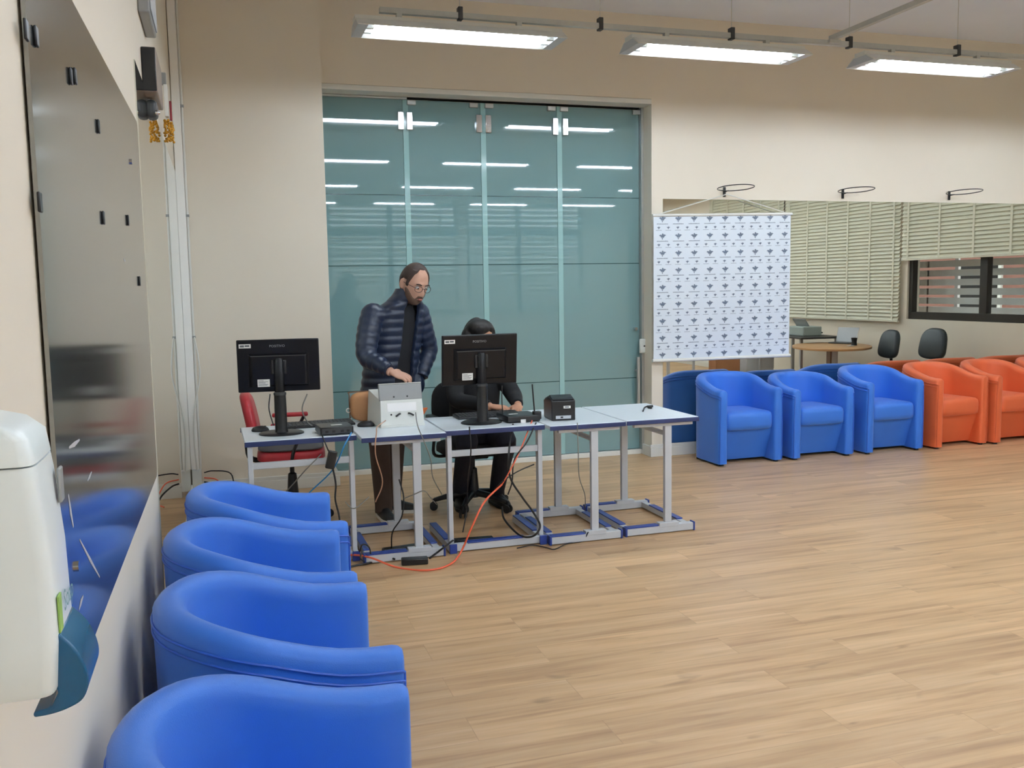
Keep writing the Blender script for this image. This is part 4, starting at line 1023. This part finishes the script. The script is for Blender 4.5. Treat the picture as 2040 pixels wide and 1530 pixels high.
b = MB(); b.tube([TL-OB+ex*.06+V((0,0,.016)), top-OB, TR-OB-ex*.06+V((0,0,.016))], .005, 6, 1); part('cord', b, WHITE, bn)
hoops = [(4.545,8,'black wire hoop the banner hangs from, above the mirror edge'),(5.85,26,'black wire hoop above the middle of the mirror'),(7.126,14,'black wire hoop above the right part of the mirror'),(8.42,20,'black wire hoop beyond the right edge of the picture, seen only in the mirror')]
for x,a,lab in hoops:
    r = thing('wall_hoop', lab, 'hoop', (x,YB,2.455), 0, 'wire hoops along the top of the mirror')
    part('plate', MB().box(-.012,-.014,-.045,.012,0,.045), BLACK, r, bevel=.003)
    part('arm', MB().cyl((0,-.01,0),(0,-.075,.005),.005,n=8), BLACK, r)
    o = part('ring', MB().torus((0,-.19,.005),.165,.0045,'z',48,8), BLACK, r)
    o.data.transform(Matrix.Translation((0,-.02,0)) @ Matrix.Rotation(rad(-4),4,'X'))

# ------------------------------------------------------------------ the window side of the room (seen in the mirror and the glass)
def blind(label, axis, p, q, z0, z1, t, inward, tapes, group='slatted blinds on the windows', tx=.0165, tz=.0255):
    c = (p+q)/2; loc = (t+inward*.05,c,0) if axis == 'y' else (c,t+inward*.05,0)
    r = thing('window_blind', label, 'blind', loc, 0, group); L = (q-p)/2
    def bx(b, u0, w0, z0_, u1, w1, z1_):
        w0, w1 = sorted((w0*inward, w1*inward))
        if axis == 'y': b.box(w0,u0,z0_,w1,u1,z1_)
        else: b.box(u0,w0,z0_,u1,w1,z1_)
    b = MB(); z = z0+.05
    while z < z1-.05:
        a = [(-tx,z+tz),(-tx+.002,z+tz+.001),(tx,z-tz),(tx-.002,z-tz-.001)]
        pts = [(w*inward,zz) for w,zz in a]
        if axis == 'y': b.prism(pts, lambda w,zz,k:(w,-L+k*2*L,zz))
        else: b.prism(pts, lambda w,zz,k:(-L+k*2*L,w,zz))
        z += .051
    part('slats', b, SLAT, r)
    b = MB(); bx(b,-L,-.02,z1-.05,L,.03,z1); part('head_rail', b, SLAT, r)
    b = MB(); bx(b,-L,-.014,z0,L,.016,z0+.022); part('bottom_rail', b, SLATT, r, bevel=.003)
    for k in range(tapes):
        u = -L+.12+(2*L-.24)*k/(tapes-1); b = MB(); bx(b,u-.016,.0145,z0+.01,u+.016,.0165,z1-.04); part('tape', b, SLATT, r)
    return r
blind('slatted blind raised halfway over the dark framed window', 'y', 4.96,7.50,1.875,3.58,XR,-1,5)
blind('slatted blind lowered fully over the second window, seen in the mirror', 'y', 2.20,4.92,1.035,3.58,XR,-1,6)
blind('slatted blind lowered over the far window of the right wall', 'y', -.30,2.14,1.035,3.58,XR,-1,5)
FBL = 'slatted blind on the front windows, seen only as a faint reflection in the glass'
for p,q in ((2.36,3.68),(3.82,5.30),(5.56,6.74),(6.86,8.38),(.52,2.14)): blind(FBL, 'x', p,q,1.0,2.78,YF,1,4,'blinds on the front windows',.023,.011)

tb = thing('meeting_table', 'oval beech table by the window, reflected in the mirror', 'table', (8.02,4.72,0), rad(32))
b = MB(); b.lathe([(0,.70),(.985,.70),(1.0,.705),(1.0,.727),(.985,.732),(0,.732)],n=64,sx=.52,sy=.74); part('tabletop', b, WOOD, tb)
part('leg_panel', MB().box(-.04,-.34,.03,.04,.34,.70), WOODD, tb, bevel=.004)
part('leg', MB().box(-.03,-.50,.02,.03,-.44,.70), GREYP, tb, bevel=.004)
part('leg', MB().box(-.03,.44,.02,.03,.50,.70), GREYP, tb, bevel=.004)
part('foot', MB().box(-.30,-.36,0,.30,.36,.03), WOODD, tb, bevel=.006)
lp = thing('laptop', 'open laptop with a pale lid on the beech table', 'laptop', (8.42,4.42,.733), rad(-115))
part('base', MB().box(-.16,-.11,0,.16,.11,.018), DGREY, lp, bevel=.004)
o = part('lid', MB().box(-.16,0,0,.16,.008,.215), LGREY, lp, bevel=.004); o.data.transform(Matrix.Translation((0,.11,.016)) @ Matrix.Rotation(rad(-18),4,'X'))
cu_ = thing('pencil_cup', 'small black waisted cup holding a pen on the beech table', 'cup', (8.28,4.86,.733))
part('cup', MB().lathe([(0,0),(.042,0),(.040,.008),(.033,.05),(.042,.105),(.036,.105),(.028,.05),(.0,.012)],n=24), BLACK, cu_)
part('pen', MB().cyl((.01,0,.02),(.05,.02,.20),.004,n=8), WHITE, cu_)
solo('paper_note', MB().box(-.04,-.03,0,.04,.03,.004), PAPER, 'small white note in front of the black cup', 'note', loc=(8.17,4.93,.733))
ft = thing('folding_table', 'thin topped dark edged table behind the beech table, reflected in the mirror', 'table', (8.35,3.45,0), rad(6))
part('tabletop', MB().box(-.35,-.75,.79,.35,.75,.815), mat('dark_top',(52,50,48),.4,noise=.04), ft, bevel=.004)
for x in (-.28,.28):
    for y in (-.66,.62): part('leg', MB().box(x-.02,y-.02,0,x+.02,y+.02,.79), GREYP, ft, bevel=.003)
pr = thing('desk_printer', 'pale grey machine with an open lid on the dark topped table', 'printer', (8.33,3.65,.8155), rad(90))
part('body', MB().box(-.2,-.16,0,.2,.16,.14), mat('pale_green_grey',(170,180,174),.4,noise=.03), pr, bevel=.015, seg=3)
o = part('lid', MB().box(-.16,0,0,.16,.012,.14), MGREY, pr, bevel=.004); o.data.transform(Matrix.Translation((0,.02,.14)) @ Matrix.Rotation(rad(-35),4,'X'))
part('tray', MB().box(-.14,-.22,.03,.14,-.16,.05), DGREY, pr, bevel=.003)
fd = [(6.1,2.3,0,'spare school desk standing in the room, reflected under the left end of the banner'),(7.38,1.75,90,'spare school desk turned sideways, reflected under the banner')]
for x,y,a,l in fd: dup(D4, (x,y,0), rad(a), l, 'spare desks behind the viewer')
bxo = thing('cardboard_box', 'brown cardboard box on the floor, reflected under the banner', 'box', (7.62,2.55,0), rad(10))
part('carton', MB().box(-.2,-.16,0,.2,.16,.42), mat('cardboard',(160,112,76),.8,noise=.05), bxo, bevel=.003)
part('flap', MB().box(-.2,-.16,.42,-.02,.16,.424), MATS['cardboard'], bxo); part('tape', MB().box(-.03,-.161,.28,.03,-.16,.42), TAN, bxo)
fc = thing('filing_cabinet', 'low pale cabinet by the right wall, reflected under the banner', 'cabinet', (8.25,2.35,0), rad(90))
part('body', MB().box(-.24,-.25,.02,.24,.25,.62), LGREY, fc, bevel=.006)
for k in range(3):
    d = part('drawer', MB().box(-.225,-.268,.04+k*.19,.225,-.25,.215+k*.19), OFFW, fc, bevel=.004); part('handle', MB().box(-.06,-.282,.12+k*.19,.06,-.268,.135+k*.19), DGREY, d, bevel=.003)
# outside
ob = MB().box(14.5,-8,-4,16,16,5.2)
od = thing('building', 'reddish brick building across the street, seen through the window in the mirror', 'building', (14.5,4,-4))
part('wall', MB().box(0,-14,0,3,14,9), BRICK, od)
for k in range(9):
    for j in range(2):
        y = -12+k*2.7; f = part('window', MB().box(-.05,y,4.6+j*3,0,y+1.1,6.0+j*3), WHITE, od); part('pane', MB().box(-.06,y+.08,4.68+j*3,-.05,y+1.02,5.92+j*3), BLACKG, f)
part('plinth', MB().box(-.2,-14,0,0,14,4.2), mat('grey_render',(120,118,116),.8,noise=.06,nscale=1), od)

# ------------------------------------------------------------------ world and view
w = bpy.data.worlds.new('sky'); SC.world = w; w.use_nodes = True
nt = w.node_tree; bg = nt.nodes['Background']
tcw = nt.nodes.new('ShaderNodeTexCoord'); sz = nt.nodes.new('ShaderNodeSeparateXYZ'); rp = nt.nodes.new('ShaderNodeValToRGB')
nt.links.new(tcw.outputs['Generated'], sz.inputs[0]); nt.links.new(sz.outputs['Z'], rp.inputs[0]); nt.links.new(rp.outputs[0], bg.inputs['Color'])
e = rp.color_ramp.elements; e[0].position = 0; e[0].color = (.48,.47,.46,1); e[1].position = .03; e[1].color = (.92,.96,1,1)
bg.inputs['Strength'].default_value = 3.0
vs = SC.view_settings; vs.view_transform = 'Standard'; vs.look = 'None'; vs.gamma = 1; vs.use_curve_mapping = False; vs.exposure = 0.0
SC.cycles.use_denoising = True
SC.cycles.max_bounces = 10; SC.cycles.diffuse_bounces = 5; SC.cycles.glossy_bounces = 5; SC.cycles.transparent_max_bounces = 12
